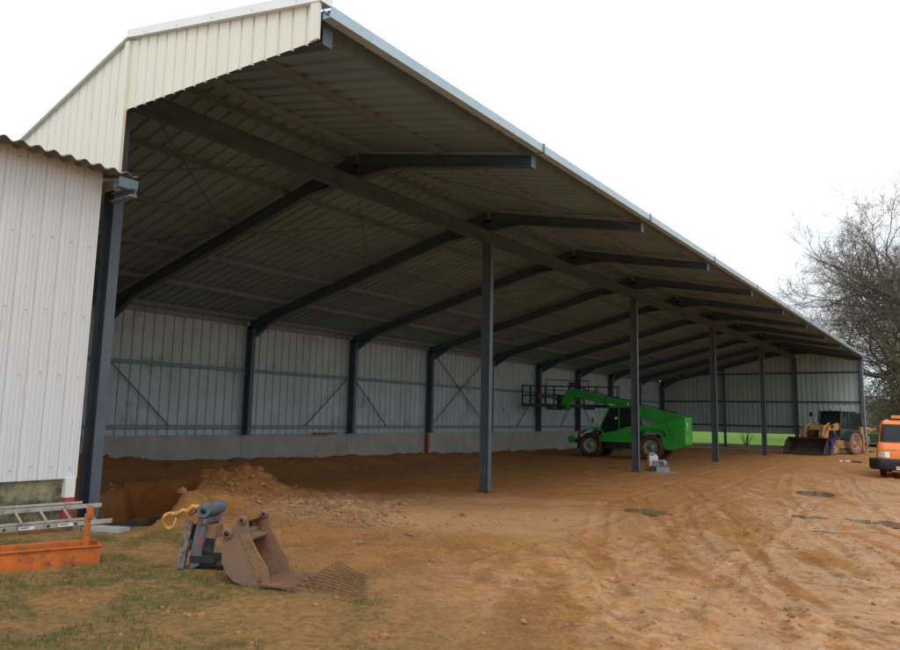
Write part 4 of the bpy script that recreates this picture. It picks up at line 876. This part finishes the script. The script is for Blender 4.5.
# grass
npx = np.random.RandomState(4); n = 150000
gx_ = npx.uniform(.3, 8.2, n); gy_ = npx.uniform(-4.2, 1.8, n); gmk = grass_mask(gx_, gy_)
dens = gmk * (.35 + .65 * sst(.40, .6, fbm(gx_ * 5, gy_ * 5, 3, 77)))
kp = npx.rand(n) < dens * .55; gx_, gy_, dn = gx_[kp], gy_[kp], dens[kp]; gz = H(gx_, gy_); n = len(gx_)
hh = npx.uniform(.018, .055, n) * (.6 + .7 * dn); aa = npx.uniform(0, 6.28, n); ww = npx.uniform(.0018, .0042, n); lx = npx.normal(0, .018, n); ly = npx.normal(0, .018, n)
p0 = np.stack([gx_ - ww * np.cos(aa), gy_ - ww * np.sin(aa), gz - .01], -1); p1 = np.stack([gx_ + ww * np.cos(aa), gy_ + ww * np.sin(aa), gz - .01], -1); p2 = np.stack([gx_ + lx, gy_ + ly, gz + hh], -1)
co = np.stack([p0, p1, p2], 1).reshape(-1, 3); me = bpy.data.meshes.new('grass'); me.vertices.add(3 * n); me.vertices.foreach_set('co', co.ravel()); me.loops.add(3 * n); me.loops.foreach_set('vertex_index', np.arange(3 * n)); me.polygons.add(n); me.polygons.foreach_set('loop_start', np.arange(0, 3 * n, 3)); me.polygons.foreach_set('loop_total', np.full(n, 3)); me.update(); me.materials.append(M['grass'])
o = bpy.data.objects.new('grass', me); C.objects.link(o); o['kind'] = 'stuff'; tag(o, 'sparse short grass growing through the brown yard', 'grass')

# ---------------------------------------------------------------- trees
def grow(bT, bC, rt_, p, d, L_, r, lv, mx, rnd, up=.06, wig=.22, tips=None):
    """one limb as a crooked tube; thick limbs go to bT, thin ones to bC"""
    n = 5 if lv < 3 else 4 if lv < mx - 1 else 3; P = [V(p)]; R = [r]; d = V(d).normalized(); D = [d]
    for i in range(n):
        d = (d + V((rnd.gauss(0, wig), rnd.gauss(0, wig), rnd.gauss(0, wig * .8) + up))).normalized(); P.append(P[-1] + d * L_ / n); R.append(r * (1 - .62 * (i + 1) / n)); D.append(d)
    (bT if r > rt_ else bC).tube(P, R, 7 if r > .12 else 5 if r > .03 else 3, False)
    if lv >= mx:
        if tips is not None: tips.append(P[-1]); tips.append(P[1])
        return
    nc = rnd.choice((3, 4, 4)) if lv < mx - 1 else rnd.choice((3, 4, 5))
    for k in range(nc):
        f = .30 + .70 * (k + rnd.random() * .8) / nc; f = min(f, .99); i = int(f * n); q = P[i].lerp(P[i + 1], f * n - i)
        a = rnd.uniform(.45, 1.05); ax = D[i].orthogonal().normalized(); ax.rotate(Matrix.Rotation(rnd.uniform(0, 6.28), 3, D[i])); dd = (D[i] * math.cos(a) + ax * math.sin(a))
        grow(bT, bC, rt_, q, dd, L_ * rnd.uniform(.52, .78), max(r * (1 - .62 * f) * rnd.uniform(.58, .82), .012), lv + 1, mx, rnd, up, wig * 1.05, tips)
    grow(bT, bC, rt_, P[-1], D[-1], L_ * .62, r * .38, lv + 1, mx, rnd, up, wig, tips)
def leafcloud(b, tips, rnd, n, s, spread):
    for i in range(n):
        p = V(rnd.choice(tips)) + V((rnd.gauss(0, spread), rnd.gauss(0, spread), rnd.gauss(0, spread * .8)))
        a = V((rnd.uniform(-1, 1), rnd.uniform(-1, 1), rnd.uniform(-1, 1))).normalized(); u = a.orthogonal().normalized(); w = a.cross(u); q = s * rnd.uniform(.5, 1.3)
        b.add([p - u * q, p + w * q * .6, p + u * q, p - w * q * .6], [(0, 1, 2, 3)])
def tree(name, label, x, y, hgt, rad, seed, limbs, mx=5, leaves=0, lm='olive', lsize=.16, spread=.5, group=None, low=.28, wig=.22, rmin=.09):
    rnd = random.Random(seed); t = thing(name, label, 'tree', (x, y, 0), 0, group); bT = MB(); bC = MB(); tips = []
    P = [V((0, 0, -.3)), V((.1, 0, hgt * .15)), V((.0, .2, hgt * .3)), V((.25, .1, hgt * .48))]; bT.tube(P, [rad * 1.25, rad, rad * .85, rad * .55], 10)
    for k, (az, el, f, ln) in enumerate(limbs):
        p = P[0].lerp(P[-1], f); i = min(2, int(f * 3)); p = P[i].lerp(P[i + 1], f * 3 - i); d = V((math.cos(az) * math.cos(el), math.sin(az) * math.cos(el), math.sin(el)))
        grow(bT, bC, rmin, p, d, ln, rad * .52, 1, mx, rnd, .05, wig, tips)
    bT.build('trunk', 'bark', t); bC.build('crown', 'twig', t)
    if leaves:
        b = MB(); leafcloud(b, tips, rnd, leaves, lsize, spread); b.build('leaves', lm, t)
    return t
r6 = random.Random(6)
limbs = [(PI + .10, .50, .55, 8.9), (PI - .4, .66, .62, 8.3), (PI + .45, .62, .7, 8.2), (PI - .1, 1.0, .95, 7.4), (PI + .05, .78, .8, 8.2), (PI + .2, .38, .42, 7.5), (PI / 2, .7, .8, 6.5), (-PI / 2, .75, .8, 6.5), (.2, .6, .7, 6), (.9, .9, .98, 7), (-1.1, .9, .98, 7), (PI - .9, .35, .5, 6.3), (PI + 1.0, .4, .6, 6.5), (PI + .3, 1.2, .99, 7.5), (PI - .6, 1.1, .97, 7.2), (PI - .2, .8, .7, 8.0), (.4, 1.15, .99, 6.5)]
tree('oak_tree', 'large bare oak with spreading crooked branches at the right edge', 9.4, 64, 17, .62, 12, limbs, 6, 0, 'olive', .085, .55, wig=.26)
for i, (x, y, h, sd, lab) in enumerate(((5.6, 74, 9.0, 31, 'bushy olive-brown tree low behind the big oak, nearest the hangar end'), (10.6, 71, 9.5, 32, 'bushy olive-brown tree low behind the big oak, at the right picture edge'), (15.0, 78, 11, 33, 'bushy olive-brown tree standing furthest right behind the oak'))):
    lb = [(2 * PI * k / 9 + .3, .35 + .12 * (k % 4), .25 + .08 * (k % 9), h * .36) for k in range(9)]
    tree('bushy_tree', lab, x, y, h, .22, sd, lb, 4, 22000, 'olive', .085, .8, 'bushy trees behind the oak', wig=.3, rmin=.06)
def bush(name, label, x, y, w, h, seed, m_, n=2600, s=.10, grp=None):
    rnd = random.Random(seed); t = thing(name, label, 'bush', (x, y, h0(x, y)), 0, grp); b = MB(); tips = []
    for k in range(14):
        a = rnd.uniform(0, 6.28); e = rnd.uniform(.5, 1.4); p = V((0, 0, 0)); q = V((math.cos(a) * math.cos(e) * w, math.sin(a) * math.cos(e) * w, math.sin(e) * h)); mid = q * .5 + V((rnd.gauss(0, .1), rnd.gauss(0, .1), .1)); b.tube([p, mid, q], [.03, .018, .006], 4); tips += [q, mid, q * .8]
    b.build('stems', 'twig', t)
    if n: b = MB(); leafcloud(b, tips, rnd, n, s, .3 * h * .5); b.build('leaves', m_, t)
bush('round_bush', 'low green bush beyond the end corner of the hangar', 4.6, 60, 1.3, 1.7, 5, 'leaf', 5000, .07)
bush('brown_bush', 'brownish bush behind the digger, just right of the hangar corner', 6.1, 63, 1.7, 2.2, 15, 'olive', 6000, .07)
bush('brown_bush', 'brownish bush half hidden by the orange van', 7.6, 61, 1.7, 2.0, 16, 'olive', 6000, .07)
bush('dry_bush', 'bare brown shrub standing in the field behind the far gable', -3.9, 51.6, .9, 1.6, 8, 'olive', 120, .03)

# ---------------------------------------------------------------- light, sky, camera
W_ = bpy.data.worlds.new('World'); bpy.context.scene.world = W_; W_.use_nodes = True; nt = W_.node_tree; N = nt.nodes; L = nt.links; N.clear()
wo = N.new('ShaderNodeOutputWorld'); bg = N.new('ShaderNodeBackground'); L.new(bg.outputs[0], wo.inputs[0]); bg.inputs[1].default_value = .1
sky = N.new('ShaderNodeTexSky'); sky.sky_type = 'NISHITA'; sky.sun_disc = False; sky.sun_elevation = math.radians(48); sky.sun_rotation = math.radians(150); sky.air_density = 1.2; sky.dust_density = 4
tc = N.new('ShaderNodeTexCoord'); mpn = N.new('ShaderNodeMapping'); L.new(tc.outputs['Generated'], mpn.inputs[0]); mpn.inputs['Scale'].default_value = (1, 1, 2.5)
cl = N.new('ShaderNodeTexNoise'); cl.inputs['Scale'].default_value = 2.2; cl.inputs['Detail'].default_value = 7; L.new(mpn.outputs[0], cl.inputs['Vector'])
cr = N.new('ShaderNodeMapRange'); cr.inputs[1].default_value = .35; cr.inputs[2].default_value = .62; L.new(cl.outputs[0], cr.inputs[0])
sx = N.new('ShaderNodeSeparateXYZ'); L.new(tc.outputs['Generated'], sx.inputs[0]); hz = N.new('ShaderNodeMapRange'); hz.inputs[1].default_value = .0; hz.inputs[2].default_value = .42; L.new(sx.outputs[2], hz.inputs[0])
cc = N.new('ShaderNodeMix'); cc.data_type = 'RGBA'; cc.inputs[6].default_value = (8.6, 9.3, 10.2, 1); cc.inputs[7].default_value = (11.8, 12.0, 12.3, 1)
ad = N.new('ShaderNodeMath'); ad.operation = 'MULTIPLY_ADD'; ad.inputs[1].default_value = .35; ad.use_clamp = True; L.new(cr.outputs[0], ad.inputs[0]); L.new(hz.outputs[0], ad.inputs[2]); L.new(ad.outputs[0], cc.inputs[0])
mx = N.new('ShaderNodeMix'); mx.data_type = 'RGBA'; mx.inputs[0].default_value = .93; L.new(sky.outputs[0], mx.inputs[6]); L.new(cc.outputs[2], mx.inputs[7]); L.new(mx.outputs[2], bg.inputs[0])
sl_ = bpy.data.lights.new('sun', 'SUN'); sl_.energy = .7; sl_.angle = math.radians(25); sl_.color = (1, .97, .92); so = bpy.data.objects.new('sun', sl_); C.objects.link(so)
# sun from behind the camera, high on the right
sd = V((.45, -.55, .80)).normalized(); so.rotation_euler = sd.to_track_quat('Z', 'Y').to_euler()
sky.sun_rotation = math.atan2(sd.x, sd.y); sky.sun_elevation = math.asin(sd.z)
cam = bpy.data.cameras.new('camera'); co_ = bpy.data.objects.new('camera', cam); C.objects.link(co_)
cam.sensor_width = 36; cam.lens = 701.39 / 900 * 36; cam.clip_end = 3000; cam.clip_start = .05
r = V((0.80439112, 0.59375219, 0.02032877)); u = V((0.06007541, -0.11533477, 0.99150836)); f = V((-0.59105487, 0.79633927, 0.12844418))
mt = Matrix((r, u, -f)).transposed().to_4x4(); mt.translation = V((10.04033, -5.15767, 1.931)); co_.matrix_world = mt
sc = bpy.context.scene; sc.camera = co_; sc.view_settings.view_transform = 'Standard'; sc.view_settings.look = 'None'; sc.view_settings.gamma = 1; sc.view_settings.exposure = .15; sc.view_settings.use_curve_mapping = False
sc.render.engine = 'CYCLES'; sc.cycles.use_denoising = True; sc.cycles.max_bounces = 8; sc.cycles.diffuse_bounces = 6; sc.cycles.glossy_bounces = 3; sc.cycles.transmission_bounces = 6
